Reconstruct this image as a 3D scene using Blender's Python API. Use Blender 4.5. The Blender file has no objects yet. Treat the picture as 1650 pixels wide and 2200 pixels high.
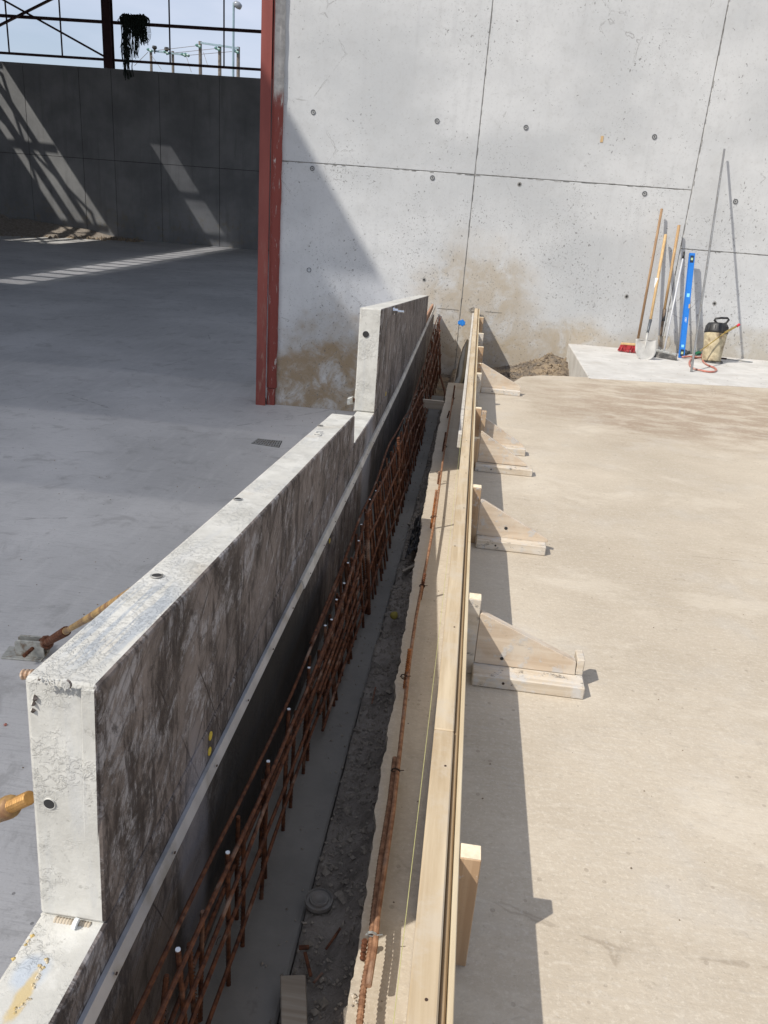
import bpy, bmesh, math, random
import numpy as np
from mathutils import Vector, Matrix
random.seed(7)
scene = bpy.context.scene
COL = scene.collection

# ------------------------------------------------------------------ camera
F, PX, PY = 1652.0, 825.0, 1100.0
CH = 1.45
_vx, _vy = 480.0 - PX, 5562.0 - PY
dn = np.array([_vx, _vy, F]); dn /= np.linalg.norm(dn)
_dx = 1035.0 - PX; _dy = (-F * F - _vx * _dx) / _vy
Yc = np.array([_dx, _dy, F]); Yc /= np.linalg.norm(Yc)
Xc = np.cross(dn, Yc)
if Xc[0] < 0: Xc = -Xc
R = np.array([Xc, Yc, -dn])
CAMP = np.array([0, 0, CH])
cam_d = bpy.data.cameras.new('camera'); cam = bpy.data.objects.new('camera', cam_d); COL.objects.link(cam)
cam_d.sensor_fit = 'VERTICAL'; cam_d.sensor_height = 24.0; cam_d.lens = 24.0 * F / 2200.0
cam_d.clip_start = 0.02; cam_d.clip_end = 3000
mw = Matrix.Identity(4)
for i in range(3):
    mw[i][0] = R[i][0]; mw[i][1] = -R[i][1]; mw[i][2] = -R[i][2]; mw[i][3] = CAMP[i]
cam.matrix_world = mw
scene.camera = cam

def ray(x, y): return R @ np.array([x - PX, y - PY, F])
def G(x, y, z=0.0):
    d = ray(x, y); return Vector(CAMP + (z - CH) / d[2] * d)
def PL(x, y, n, p):
    d = ray(x, y); n = np.array(n, float); t = np.dot(n, np.array(p) - CAMP) / np.dot(n, d); return Vector(CAMP + t * d)
def YP(x, y, Y): return PL(x, y, (0, 1, 0), (0, Y, 0))
def XP(x, y, X): return PL(x, y, (1, 0, 0), (X, 0, 0))

# ------------------------------------------------------------------ world, sun, exposure
SX, SY = 0.69, 0.60
sun_dir = Vector((-SX, -SY, 1.0)).normalized()         # towards the sun
elev = math.asin(sun_dir.z)
W = bpy.data.worlds.new('World'); scene.world = W; W.use_nodes = True
nt = W.node_tree; nt.nodes.clear()
out = nt.nodes.new('ShaderNodeOutputWorld'); bg = nt.nodes.new('ShaderNodeBackground')
sky = nt.nodes.new('ShaderNodeTexSky'); sky.sky_type = 'NISHITA'; sky.sun_disc = False
sky.sun_elevation = elev; sky.sun_rotation = math.atan2(sun_dir.x, sun_dir.y)
sky.air_density = 1.0; sky.dust_density = 2.0; sky.ozone_density = 1.0
tc = nt.nodes.new('ShaderNodeTexCoord'); mp = nt.nodes.new('ShaderNodeMapping'); mp.inputs['Scale'].default_value = (1.5, 1.5, 5.0)
nz = nt.nodes.new('ShaderNodeTexNoise'); nz.inputs['Scale'].default_value = 2.2; nz.inputs['Detail'].default_value = 6
cr = nt.nodes.new('ShaderNodeValToRGB'); cr.color_ramp.elements[0].position = 0.35; cr.color_ramp.elements[1].position = 0.72
cr.color_ramp.elements[0].color = (0.35, 0.35, 0.35, 1); cr.color_ramp.elements[1].color = (0.95, 0.95, 0.95, 1)
mx = nt.nodes.new('ShaderNodeMix'); mx.data_type = 'RGBA'
mx.inputs[7].default_value = (5.4, 5.8, 6.9, 1)
nt.links.new(tc.outputs['Generated'], mp.inputs['Vector']); nt.links.new(mp.outputs[0], nz.inputs['Vector'])
nt.links.new(nz.outputs['Fac'], cr.inputs[0]); nt.links.new(cr.outputs[0], mx.inputs[0]); nt.links.new(sky.outputs[0], mx.inputs[6])
nt.links.new(mx.outputs[2], bg.inputs['Color']); bg.inputs['Strength'].default_value = 0.125
nt.links.new(bg.outputs[0], out.inputs[0])
sl = bpy.data.lights.new('sun', 'SUN'); sl.energy = 3.9; sl.angle = math.radians(0.5); sl.color = (1.0, 0.95, 0.87)
so = bpy.data.objects.new('sun', sl); COL.objects.link(so)
so.rotation_euler = sun_dir.to_track_quat('Z', 'Y').to_euler()
scene.view_settings.view_transform = 'Standard'; scene.view_settings.look = 'None'
scene.view_settings.exposure = 0.15; scene.view_settings.gamma = 1.0; scene.view_settings.use_curve_mapping = False

# ------------------------------------------------------------------ material helpers
class N:
    """small node-graph writer"""
    def __init__(s, name, rough=0.8, metal=0.0):
        s.m = bpy.data.materials.new(name); s.m.use_nodes = True
        s.t = s.m.node_tree; s.b = s.t.nodes['Principled BSDF']
        s.b.inputs['Roughness'].default_value = rough; s.b.inputs['Metallic'].default_value = metal
        s.geo = s.t.nodes.new('ShaderNodeNewGeometry'); s.tc = s.t.nodes.new('ShaderNodeTexCoord')
        s.oi = s.t.nodes.new('ShaderNodeObjectInfo')
        s.world = s.geo.outputs['Position']; s.obj = s.tc.outputs['Object']; s.bumps = None
    def set(s, sock, v):
        if hasattr(v, 'is_linked') or isinstance(v, bpy.types.NodeSocket): s.t.links.new(v, sock)
        else: sock.default_value = v
    def map(s, v, scale=(1, 1, 1), rot=(0, 0, 0), loc=(0, 0, 0)):
        n = s.t.nodes.new('ShaderNodeMapping'); s.t.links.new(v, n.inputs[0])
        n.inputs['Scale'].default_value = scale; n.inputs['Rotation'].default_value = rot; n.inputs['Location'].default_value = loc
        return n.outputs[0]
    def jit(s, v):
        """shift coordinates per object so copies differ"""
        n = s.t.nodes.new('ShaderNodeVectorMath'); n.operation = 'ADD'; s.t.links.new(v, n.inputs[0])
        c = s.t.nodes.new('ShaderNodeCombineXYZ')
        m = s.math('MULTIPLY', s.oi.outputs['Random'], 37.0)
        for k in range(3): s.t.links.new(m, c.inputs[k])
        s.t.links.new(c.outputs[0], n.inputs[1]); return n.outputs[0]
    def noise(s, v, scale, detail=5, rough=0.55, dist=0.0):
        n = s.t.nodes.new('ShaderNodeTexNoise'); s.t.links.new(v, n.inputs['Vector'])
        n.inputs['Scale'].default_value = scale; n.inputs['Detail'].default_value = detail
        n.inputs['Roughness'].default_value = rough; n.inputs['Distortion'].default_value = dist
        return n.outputs['Fac']
    def vor(s, v, scale, feat='F1', rnd=1.0):
        n = s.t.nodes.new('ShaderNodeTexVoronoi'); n.feature = feat; s.t.links.new(v, n.inputs['Vector'])
        n.inputs['Scale'].default_value = scale; n.inputs['Randomness'].default_value = rnd
        return n
    def wave(s, v, scale, dist=2, detail=2, dscale=1.0, kind='BANDS', direction='X', prof='SIN'):
        n = s.t.nodes.new('ShaderNodeTexWave'); n.wave_type = kind; s.t.links.new(v, n.inputs['Vector']); n.wave_profile = prof
        if kind == 'BANDS': n.bands_direction = direction
        else: n.rings_direction = direction
        n.inputs['Scale'].default_value = scale; n.inputs['Distortion'].default_value = dist
        n.inputs['Detail'].default_value = detail; n.inputs['Detail Scale'].default_value = dscale
        return n.outputs['Fac']
    def math(s, op, a, b=0.0, clamp=False):
        n = s.t.nodes.new('ShaderNodeMath'); n.operation = op; n.use_clamp = clamp
        s.set(n.inputs[0], a); s.set(n.inputs[1], b); return n.outputs[0]
    def rng(s, v, a, b, c=0.0, d=1.0, smooth=True):
        n = s.t.nodes.new('ShaderNodeMapRange'); n.interpolation_type = 'SMOOTHSTEP' if smooth else 'LINEAR'
        s.set(n.inputs[0], v)
        for k, x in zip((1, 2, 3, 4), (a, b, c, d)): n.inputs[k].default_value = x
        return n.outputs[0]
    def mix(s, f, a, b, mode='MIX'):
        n = s.t.nodes.new('ShaderNodeMix'); n.data_type = 'RGBA'; n.blend_type = mode
        s.set(n.inputs[0], f)
        for k, v in ((6, a), (7, b)):
            if isinstance(v, tuple): n.inputs[k].default_value = (*v, 1) if len(v) == 3 else v
            else: s.t.links.new(v, n.inputs[k])
        return n.outputs[2]
    def xyz(s, v):
        n = s.t.nodes.new('ShaderNodeSeparateXYZ'); s.t.links.new(v, n.inputs[0]); return n.outputs
    def color(s, c):
        s.set(s.b.inputs['Base Color'], (*c, 1) if isinstance(c, tuple) else c)
    def bump(s, h, strength=0.3, dist=0.01):
        n = s.t.nodes.new('ShaderNodeBump'); n.inputs['Strength'].default_value = strength; n.inputs['Distance'].default_value = dist
        s.t.links.new(h, n.inputs['Height'])
        if s.bumps is not None: s.t.links.new(s.bumps, n.inputs['Normal'])
        s.bumps = n.outputs[0]; s.t.links.new(s.bumps, s.b.inputs['Normal'])
    def blob(s, v, cx, cy, rx, ry, a=0, b=2, nz=0.5, nsc=2.0):
        """soft irregular patch in the plane of axes a,b; 1 inside"""
        o = s.xyz(v)
        u = s.math('MULTIPLY', s.math('SUBTRACT', o[a], cx), 1.0 / rx); w = s.math('MULTIPLY', s.math('SUBTRACT', o[b], cy), 1.0 / ry)
        d = s.math('SQRT', s.math('ADD', s.math('MULTIPLY', u, u), s.math('MULTIPLY', w, w)))
        d = s.math('ADD', d, s.math('MULTIPLY', s.math('SUBTRACT', s.noise(v, nsc, 4), 0.5), nz * 2))
        return s.rng(d, 1.15, 0.55)

def plain(name, c, rough=0.6, metal=0.0, var=0.25, scale=18.0, dirt=None, bump=0.15):
    n = N(name, rough, metal); v = n.jit(n.obj)
    f = n.noise(v, scale, 5)
    c1 = tuple(x * (1 - var) for x in c); c2 = tuple(min(1, x * (1 + var)) for x in c)
    col = n.mix(n.rng(f, .3, .7), c1, c2)
    if dirt: col = n.mix(n.rng(n.noise(v, scale * .45, 6, .65), .48, .66), col, dirt)
    n.color(col)
    if bump: n.bump(f, bump, 0.004)
    return n.m

# ---- concrete of the tall wall
def mat_wall():
    n = N('wall_concrete', 0.82); p = n.world
    big = n.noise(n.map(p, (.5, .5, .8)), 1.1, 4, .55)
    mid = n.noise(p, 5, 6, .6)
    col = n.mix(n.rng(big, .3, .7), (.47, .48, .482), (.60, .605, .60))
    col = n.mix(n.math('MULTIPLY', n.rng(mid, .45, .75), .35), col, (.44, .44, .43))
    # vertical runs from the pour
    runs = n.noise(n.map(p, (9, 9, .55)), 1.0, 4, .6)
    col = n.mix(n.math('MULTIPLY', n.rng(runs, .5, .75), .22), col, (.40, .405, .41))
    # brown splash round the joint behind the form and at the foot on the left
    st = n.blob(p, .02, .45, 1.0, 1.0, nz=.45, nsc=1.6)
    st2 = n.blob(p, -2.1, -1.2, 2.6, 1.25, nz=.75, nsc=2.2)
    st3 = n.blob(p, 1.3, -.25, 1.5, .65, nz=.5, nsc=1.8)
    st4 = n.blob(p, 4.2, .1, 2.0, .42, nz=.4, nsc=2.2)
    fl = n.rng(n.noise(p, 3.0, 8, .72, .5), .25, .6)
    col = n.mix(n.math('MULTIPLY', n.math('MULTIPLY', st, fl), .68), col, (.40, .32, .21))
    col = n.mix(n.math('MULTIPLY', n.math('MULTIPLY', st2, fl), .95), col, (.30, .22, .13))
    col = n.mix(n.math('MULTIPLY', n.math('MULTIPLY', st3, fl), .75), col, (.40, .32, .21))
    col = n.mix(n.math('MULTIPLY', n.math('MULTIPLY', st4, fl), .7), col, (.38, .33, .25))
    # bug holes: sparse small dark pits, more of them low down on the right
    o = n.xyz(p)
    dens = n.math('ADD', n.noise(p, 1.3, 3), n.math('MULTIPLY', n.rng(o[2], 3.2, -.2), .16))
    dv = n.t.nodes.new('ShaderNodeVectorMath'); dv.operation = 'MULTIPLY_ADD'
    nn_ = n.t.nodes.new('ShaderNodeTexNoise'); nn_.inputs['Scale'].default_value = 22; n.t.links.new(p, nn_.inputs['Vector'])
    n.t.links.new(nn_.outputs['Color'], dv.inputs[0]); dv.inputs[1].default_value = (.075, .075, .075); n.t.links.new(p, dv.inputs[2]); p2 = dv.outputs[0]
    w = n.map(p2, (1, 1, .62), (0, .6, 0))
    v1 = n.vor(w, 27); rr = n.t.nodes.new('ShaderNodeSeparateColor'); n.t.links.new(v1.outputs['Color'], rr.inputs[0])
    pit = n.math('MULTIPLY', n.math('LESS_THAN', v1.outputs['Distance'], n.math('MULTIPLY', rr.outputs[1], .27)), n.math('LESS_THAN', rr.outputs[0], n.rng(dens, .46, .76, .03, .75)))
    v2 = n.vor(n.map(p2, (1, 1, 1.9), (0, -.7, 0), (3, 2, 1)), 44); r2 = n.t.nodes.new('ShaderNodeSeparateColor'); n.t.links.new(v2.outputs['Color'], r2.inputs[0])
    pit2 = n.math('MULTIPLY', n.math('LESS_THAN', v2.outputs['Distance'], n.math('MULTIPLY', r2.outputs[1], .34)), n.math('LESS_THAN', r2.outputs[0], n.rng(dens, .44, .74, .03, .6)))
    pits = n.math('MAXIMUM', pit, pit2)
    blo = n.noise(n.map(p, (1, 1, 1)), 26, 5, .7)
    col = n.mix(n.math('MULTIPLY', n.rng(blo, .52, .68), .28), col, (.36, .36, .35))
    col = n.mix(n.math('MULTIPLY', pits, .62), col, (.13, .125, .115))
    # hairline cracks and scratches
    ed = n.vor(n.map(p, (1, 1, 1), (0, .3, 0)), 1.3, 'DISTANCE_TO_EDGE').outputs['Distance']
    ed = n.math('ADD', ed, n.math('MULTIPLY', n.math('SUBTRACT', n.noise(p, 9, 5), .5), .09))
    crk = n.math('MULTIPLY', n.rng(n.math('ABSOLUTE', ed), .006, .0), n.rng(n.noise(p, 1.1, 2), .55, .65))
    col = n.mix(n.math('MULTIPLY', crk, .6), col, (.18, .17, .16))
    n.color(col)
    n.bump(n.math('ADD', n.math('MULTIPLY', pits, -1.0), n.math('MULTIPLY', n.noise(p, 30, 6), .35)), .5, .012)
    return n.m

def mat_slab():
    n = N('slab_concrete', 0.86); p = n.world
    col = n.mix(n.rng(n.noise(p, .55, 5, .6), .35, .68), (.42, .358, .275), (.53, .46, .362))
    col = n.mix(n.math('MULTIPLY', n.rng(n.noise(p, 2.1, 6, .65), .5, .72), .5), col, (.50, .465, .41))
    col = n.mix(n.math('MULTIPLY', n.rng(n.noise(p, 6, 6, .7, .6), .56, .72), .3), col, (.30, .25, .195))
    g1 = n.noise(p, 85, 6, .8)
    col = n.mix(n.math('MULTIPLY', n.rng(g1, .52, .62), .40), col, (.66, .60, .50))
    g2 = n.noise(n.map(p, (1, 1.3, 1), loc=(7, 7, 0)), 60, 6, .8)
    col = n.mix(n.math('MULTIPLY', n.rng(g2, .56, .66), .42), col, (.27, .225, .17))
    # trodden soil washed over the far right of the slab
    band = n.blob(p, 3.2, 7.6, 3.0, 1.7, 0, 1, .55, 1.1)
    col = n.mix(n.math('MULTIPLY', n.math('MULTIPLY', band, n.rng(n.noise(n.map(p, (1, 2.2, 1)), 2.4, 7, .7), .35, .58)), .75), col, (.285, .205, .14))
    band2 = n.blob(p, 1.7, 1.5, .9, 1.1, 0, 1, .6, 2.0)
    col = n.mix(n.math('MULTIPLY', n.math('MULTIPLY', band2, n.rng(n.noise(p, 9, 7, .7), .5, .65)), .35), col, (.27, .215, .16))
    wet = n.noise(n.map(p, (1, 1.8, 1), (0, 0, .3)), .9, 6, .65, .8)
    col = n.mix(n.math('MULTIPLY', n.rng(wet, .50, .64), .20), col, (.33, .27, .195))
    pal = n.noise(n.map(p, (1, 1.5, 1), loc=(4, 2, 0)), 1.4, 6, .7, .5)
    col = n.mix(n.math('MULTIPLY', n.rng(pal, .52, .66), .45), col, (.60, .535, .435))
    ed = n.vor(n.map(p, (.6, 1, 1), loc=(.3, .35, 0)), .42, 'DISTANCE_TO_EDGE').outputs['Distance']
    ed = n.math('ADD', ed, n.math('MULTIPLY', n.math('SUBTRACT', n.noise(p, 6, 6), .5), .035))
    crk = n.math('MULTIPLY', n.rng(n.math('ABSOLUTE', ed), .0025, .0), n.rng(n.noise(p, .8, 2), .46, .54))
    col = n.mix(n.math('MULTIPLY', crk, .4), col, (.20, .155, .11))
    # broom strokes across the slab
    br = n.noise(n.map(p, (3, 60, 1), (0, 0, .12)), 1.0, 5, .65)
    col = n.mix(n.math('MULTIPLY', n.rng(br, .5, .72), .16), col, (.55, .52, .47))
    # specks
    v = n.vor(p, 26); rc = n.t.nodes.new('ShaderNodeSeparateColor'); n.t.links.new(v.outputs['Color'], rc.inputs[0])
    sp = n.math('MULTIPLY', n.math('LESS_THAN', v.outputs['Distance'], .16), n.math('LESS_THAN', rc.outputs[0], .13))
    col = n.mix(n.math('MULTIPLY', sp, .30), col, (.16, .12, .09))
    v2 = n.vor(n.map(p, (1, 1, 1), (0, 0, .5)), 60); rc2 = n.t.nodes.new('ShaderNodeSeparateColor'); n.t.links.new(v2.outputs['Color'], rc2.inputs[0])
    sp2 = n.math('MULTIPLY', n.math('LESS_THAN', v2.outputs['Distance'], .25), n.math('LESS_THAN', rc2.outputs[0], .10))
    col = n.mix(n.math('MULTIPLY', sp2, .18), col, (.60, .57, .52))
    mot = n.noise(n.map(p, (1, 1.6, 1), (0, 0, -.2)), 30, 7, .75)
    col = n.mix(n.math('MULTIPLY', n.rng(mot, .50, .66), .35), col, (.62, .56, .46))
    mot2 = n.noise(n.map(p, (1, 2.2, 1)), 17, 8, .75, .5)
    col = n.mix(n.math('MULTIPLY', n.rng(mot2, .55, .68), .35), col, (.30, .255, .20))
    n.color(col)
    h = n.math('ADD', n.math('MULTIPLY', br, .5), n.math('ADD', n.noise(p, 14, 8, .7), n.math('MULTIPLY', n.noise(p, 90, 4), .4)))
    n.bump(h, .42, .006)
    return n.m

def mat_floor():
    n = N('hall_floor_concrete', 0.6); p = n.world
    col = n.mix(n.rng(n.noise(p, .35, 5, .6), .35, .68), (.44, .435, .425), (.58, .57, .555))
    st = n.noise(n.map(p, (5, .7, 1), (0, 0, .35)), 2.0, 6, .65)
    col = n.mix(n.math('MULTIPLY', n.rng(st, .45, .7), .4), col, (.58, .57, .55))
    col = n.mix(n.math('MULTIPLY', n.rng(n.noise(p, 2.4, 8, .72, .6), .52, .66), .45), col, (.27, .262, .25))
    fine = n.noise(n.map(p, (6, 80, 1), (0, 0, 1.05)), 1.0, 6, .7)
    col = n.mix(n.math('MULTIPLY', n.rng(fine, .52, .64), .28), col, (.25, .245, .24))
    v = n.vor(p, 13); rc = n.t.nodes.new('ShaderNodeSeparateColor'); n.t.links.new(v.outputs['Color'], rc.inputs[0])
    sp = n.math('MULTIPLY', n.math('LESS_THAN', v.outputs['Distance'], .10), n.math('LESS_THAN', rc.outputs[0], .12))
    col = n.mix(n.math('MULTIPLY', sp, .6), col, (.08, .075, .07))
    ed = n.vor(n.map(p, (1, .55, 1), (0, 0, .5)), .35, 'DISTANCE_TO_EDGE').outputs['Distance']
    ed = n.math('ADD', ed, n.math('MULTIPLY', n.math('SUBTRACT', n.noise(p, 5, 6), .5), .03))
    crk = n.math('MULTIPLY', n.rng(n.math('ABSOLUTE', ed), .0035, .0), n.rng(n.noise(p, .5, 2), .48, .55))
    col = n.mix(n.math('MULTIPLY', crk, .55), col, (.12, .115, .11))
    g1 = n.noise(p, 60, 6, .8)
    col = n.mix(n.math('MULTIPLY', n.rng(g1, .54, .64), .35), col, (.24, .235, .225))
    n.color(col)
    gr = n.noise(n.map(p, (4, 55, 1), (0, 0, 1.05)), 1.0, 4, .6)
    n.bump(n.math('ADD', gr, n.noise(p, 18, 7, .7)), .35, .005)
    return n.m

def mat_precast():
    """cast face: cream concrete; the side that lay on the mould is brown with oil and timber stain"""
    n = N('precast_concrete', 0.85); p = n.world
    crm = n.mix(n.rng(n.noise(p, 6, 6, .65), .3, .7), (.47, .46, .42), (.62, .61, .565))
    crm = n.mix(n.math('MULTIPLY', n.rng(n.noise(n.map(p, (14, 1.6, 2)), 1.6, 6, .65), .50, .70), .35), crm, (.44, .455, .47))
    crm = n.mix(n.math('MULTIPLY', n.rng(n.noise(p, 16, 6, .7), .52, .66), .4), crm, (.66, .65, .61))
    crm = n.mix(n.math('MULTIPLY', n.rng(n.noise(p, 3.7, 5, .6), .56, .70), .4), crm, (.46, .40, .31))
    spk = n.noise(p, 55, 5, .75)
    crm = n.mix(n.math('MULTIPLY', n.rng(spk, .60, .68), .5), crm, (.26, .25, .22))
    bl1 = n.blob(p, -.53, 1.12, .07, .20, 0, 1, .25, 9.0)
    strp = n.rng(n.noise(n.map(p, (62, 4, 1)), 1.0, 4, .6), .46, .56)
    crm = n.mix(n.math('MULTIPLY', n.math('MULTIPLY', bl1, strp), n.math('MULTIPLY', n.rng(n.xyz(n.geo.outputs['True Normal'])[2], .5, .8), .65)), crm, (.31, .35, .40))
    bl2 = n.blob(p, -.545, .775, .028, .035, 0, 1, .3, 22.0)
    crm = n.mix(n.math('MULTIPLY', n.math('MULTIPLY', bl2, n.rng(n.xyz(p)[2], .5, .4)), .8), crm, (.42, .47, .53))
    fo = n.blob(p, -.535, .735, .012, .05, 0, 1, .6, 38.0)
    crm = n.mix(n.math('MULTIPLY', n.math('MULTIPLY', fo, n.rng(n.xyz(p)[2], .5, .4)), .85), crm, (.52, .40, .19))
    # stained face
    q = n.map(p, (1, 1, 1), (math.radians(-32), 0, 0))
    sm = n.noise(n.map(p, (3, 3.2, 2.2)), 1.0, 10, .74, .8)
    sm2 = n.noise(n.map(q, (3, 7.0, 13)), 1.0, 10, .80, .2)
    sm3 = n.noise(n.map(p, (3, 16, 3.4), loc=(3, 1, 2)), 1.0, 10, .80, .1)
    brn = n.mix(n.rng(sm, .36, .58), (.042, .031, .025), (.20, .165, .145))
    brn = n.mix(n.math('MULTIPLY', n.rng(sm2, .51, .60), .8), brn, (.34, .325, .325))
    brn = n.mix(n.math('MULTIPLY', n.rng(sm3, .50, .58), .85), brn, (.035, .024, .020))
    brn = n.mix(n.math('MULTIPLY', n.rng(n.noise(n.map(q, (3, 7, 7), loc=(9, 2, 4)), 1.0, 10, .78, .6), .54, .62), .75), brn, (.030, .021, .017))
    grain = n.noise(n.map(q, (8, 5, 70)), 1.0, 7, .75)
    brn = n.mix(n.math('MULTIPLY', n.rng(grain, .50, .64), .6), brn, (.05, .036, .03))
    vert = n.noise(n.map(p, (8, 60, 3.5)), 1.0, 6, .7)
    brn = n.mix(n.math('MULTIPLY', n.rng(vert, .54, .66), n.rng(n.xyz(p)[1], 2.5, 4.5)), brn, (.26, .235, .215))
    # scratches
    for sc, rt, lo in ((2.3, -.5, .58), (1.6, .9, .6), (3.1, .15, .6)):
        wv = n.wave(n.map(p, (1, 1, 1), (rt, 0, 0)), sc, 1.2, 2, .8, direction='Y')
        ln = n.math('MULTIPLY', n.rng(wv, .9975, .9995), n.rng(n.noise(p, 1.9, 2), lo - .06, lo))
        brn = n.mix(n.math('MULTIPLY', ln, .9), brn, (.025, .014, .010))
    for sc, off in ((24.0, 0.0),):
        pass
    o = n.xyz(p)
    # oily black patch low down, whitish laitance run beside it
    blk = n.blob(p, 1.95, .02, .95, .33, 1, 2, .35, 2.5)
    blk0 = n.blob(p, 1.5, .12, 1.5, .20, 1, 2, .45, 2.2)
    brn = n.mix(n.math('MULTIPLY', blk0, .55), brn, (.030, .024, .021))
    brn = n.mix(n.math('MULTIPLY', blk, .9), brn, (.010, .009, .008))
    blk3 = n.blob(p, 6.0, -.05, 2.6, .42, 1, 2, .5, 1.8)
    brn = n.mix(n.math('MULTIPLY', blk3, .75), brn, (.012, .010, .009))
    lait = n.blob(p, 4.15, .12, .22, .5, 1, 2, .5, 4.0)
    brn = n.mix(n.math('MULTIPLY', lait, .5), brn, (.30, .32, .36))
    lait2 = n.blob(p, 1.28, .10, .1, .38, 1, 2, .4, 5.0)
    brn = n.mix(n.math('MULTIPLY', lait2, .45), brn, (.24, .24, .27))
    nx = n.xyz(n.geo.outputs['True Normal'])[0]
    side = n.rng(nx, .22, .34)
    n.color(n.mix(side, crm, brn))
    # crusty cement on the cream faces
    fl = n.noise(p, 34, 7, .72); crust = n.rng(n.noise(p, 75, 5, .7, .4), .46, .56)
    msk = n.rng(n.noise(p, 7, 4), .42, .6)
    hgt = n.math('ADD', n.math('MULTIPLY', n.math('MULTIPLY', crust, msk), 1.0), n.math('MULTIPLY', fl, .8))
    n.bump(hgt, .6, .0035)
    return n.m

def mat_wood(name, light, dark, axis=1, stain=None, rough=.7, cement=0.0):
    n = N(name, rough); v = n.jit(n.obj)
    sc = [9, 9, 9]; sc[axis] = 0.55
    g = n.noise(n.map(v, tuple(s * 2.2 for s in sc)), 1.5, 6, .6, .4)
    rings = n.wave(n.map(v, tuple(s * .5 for s in sc)), 3.0, 6, 3, 1.4, direction='XYZ'[(axis + 1) % 3])
    col = n.mix(n.rng(g, .3, .7), dark, light)
    col = n.mix(n.math('MULTIPLY', n.rng(rings, .55, .95), .35), col, dark)
    kn = n.vor(n.map(v, tuple(3.0 if k != axis else 1.6 for k in range(3))), 1.3)
    kd = n.rng(kn.outputs['Distance'], .085, .05)
    col = n.mix(n.math('MULTIPLY', kd, .75), col, tuple(x * .42 for x in dark))
    if stain: col = n.mix(n.math('MULTIPLY', n.rng(n.noise(v, 7, 6, .7), .45, .65), .6), col, stain)
    if cement:
        cm = n.rng(n.noise(v, 16, 7, .72), .56 - cement * .1, .64)
        col = n.mix(n.math('MULTIPLY', cm, .8), col, (.52, .51, .49))
        dk = n.rng(n.noise(n.map(v, (1, 1, 2.2), loc=(5, 5, 5)), 20, 8, .8), .57, .63)
        col = n.mix(n.math('MULTIPLY', dk, min(.8, cement)), col, (.08, .075, .07))
        n.bump(cm, .3, .003)
    n.color(col); n.bump(n.noise(n.map(v, tuple(s * 6 for s in sc)), 2, 4), .25, .0015)
    return n.m

def mat_rust(name='rusty_steel', a=(.06, .021, .011), b=(.18, .066, .028), sc=60, metal=.25):
    n = N(name, .85, metal); v = n.jit(n.obj)
    col = n.mix(n.rng(n.noise(v, sc, 5), .3, .7), a, b)
    col = n.mix(n.math('MULTIPLY', n.rng(n.noise(v, 9, 4), .55, .72), .6), col, (.42, .30, .22))
    n.color(col); n.bump(n.noise(v, sc * 3, 3), .5, .002); return n.m

def mat_mud():
    n = N('trench_mud', .95); p = n.world
    col = n.mix(n.rng(n.noise(p, 7, 7, .7), .3, .7), (.17, .145, .12), (.36, .315, .265))
    col = n.mix(n.math('MULTIPLY', n.rng(n.noise(p, 40, 6, .7), .55, .68), .5), col, (.38, .345, .30))
    n.color(col); n.bump(n.noise(p, 32, 9, .75), .9, .02); n.bump(n.noise(p, 120, 4, .7), .5, .004); return n.m

def mat_footing():
    n = N('footing_concrete', .9); p = n.world
    col = n.mix(n.rng(n.noise(p, 3, 7, .65), .3, .7), (.16, .15, .132), (.225, .21, .185))
    col = n.mix(n.math('MULTIPLY', n.rng(n.noise(p, 12, 6, .7), .58, .7), .5), col, (.12, .10, .085))
    n.color(col); n.bump(n.noise(p, 40, 6, .7), .4, .005); return n.m

def mat_red():
    n = N('red_primer', .55); p = n.world
    o = n.xyz(p)
    col = n.mix(n.rng(n.noise(n.map(p, (3, 3, .6)), 1.5, 5), .3, .7), (.20, .040, .030), (.27, .062, .045))
    dust = n.math('MULTIPLY', n.rng(n.noise(n.map(p, (7, 7, 1.2)), 2, 7, .7), .52, .66), n.rng(o[2], 2.5, -1.3))
    col = n.mix(n.math('MULTIPLY', dust, .5), col, (.36, .26, .20)); n.color(col)
    n.bump(n.noise(p, 25, 4), .15, .004); return n.m

def mat_smeared():
    n = N('cement_smeared_red', .85); p = n.world
    f = n.noise(n.map(p, (24, 24, 3.2)), 1.0, 8, .72, .7)
    col = n.mix(n.rng(f, .58, .64), (.235, .055, .042), (.47, .43, .40))
    up = n.rng(n.math('ADD', n.xyz(p)[2], n.math('MULTIPLY', n.noise(p, 3, 4), .8)), 3.3, 3.7)
    col = n.mix(up, col, n.mix(n.rng(n.noise(p, 9, 7, .7), .4, .6), (.42, .40, .37), (.55, .53, .49)))
    n.color(col); n.bump(f, .7, .02); return n.m

M = dict(wall=mat_wall(), slab=mat_slab(), floor=mat_floor(), precast=mat_precast(), mud=mat_mud(), footing=mat_footing(), red=mat_red(), smear=mat_smeared(), rust=mat_rust())
M['palerust'] = mat_rust('pale_rust', (.20, .095, .05), (.42, .23, .13))
M['plank'] = mat_wood('pale_plank', (.60, .49, .335), (.43, .325, .20), 1, stain=(.53, .46, .36))
M['batten'] = mat_wood('pale_batten', (.62, .53, .37), (.50, .39, .24), 1)
M['ply'] = mat_wood('plywood_edge', (.40, .30, .18), (.27, .185, .10), 1)
M['postwood'] = mat_wood('post_timber', (.50, .37, .24), (.34, .22, .125), 2, cement=.5)
M['postfresh'] = mat_wood('fresh_post_timber', (.56, .40, .25), (.40, .26, .15), 2, cement=.2)
M['castplain'] = plain('smooth_cream_concrete', (.56, .55, .51), .85, 0, .08, 20, bump=0)
M['endgrain'] = plain('sawn_end_grain', (.78, .67, .48), .8, var=.12, scale=60)
M['gusset'] = mat_wood('gusset_board', (.66, .56, .44), (.50, .39, .28), 0, stain=(.62, .56, .47), cement=.2)
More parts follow.
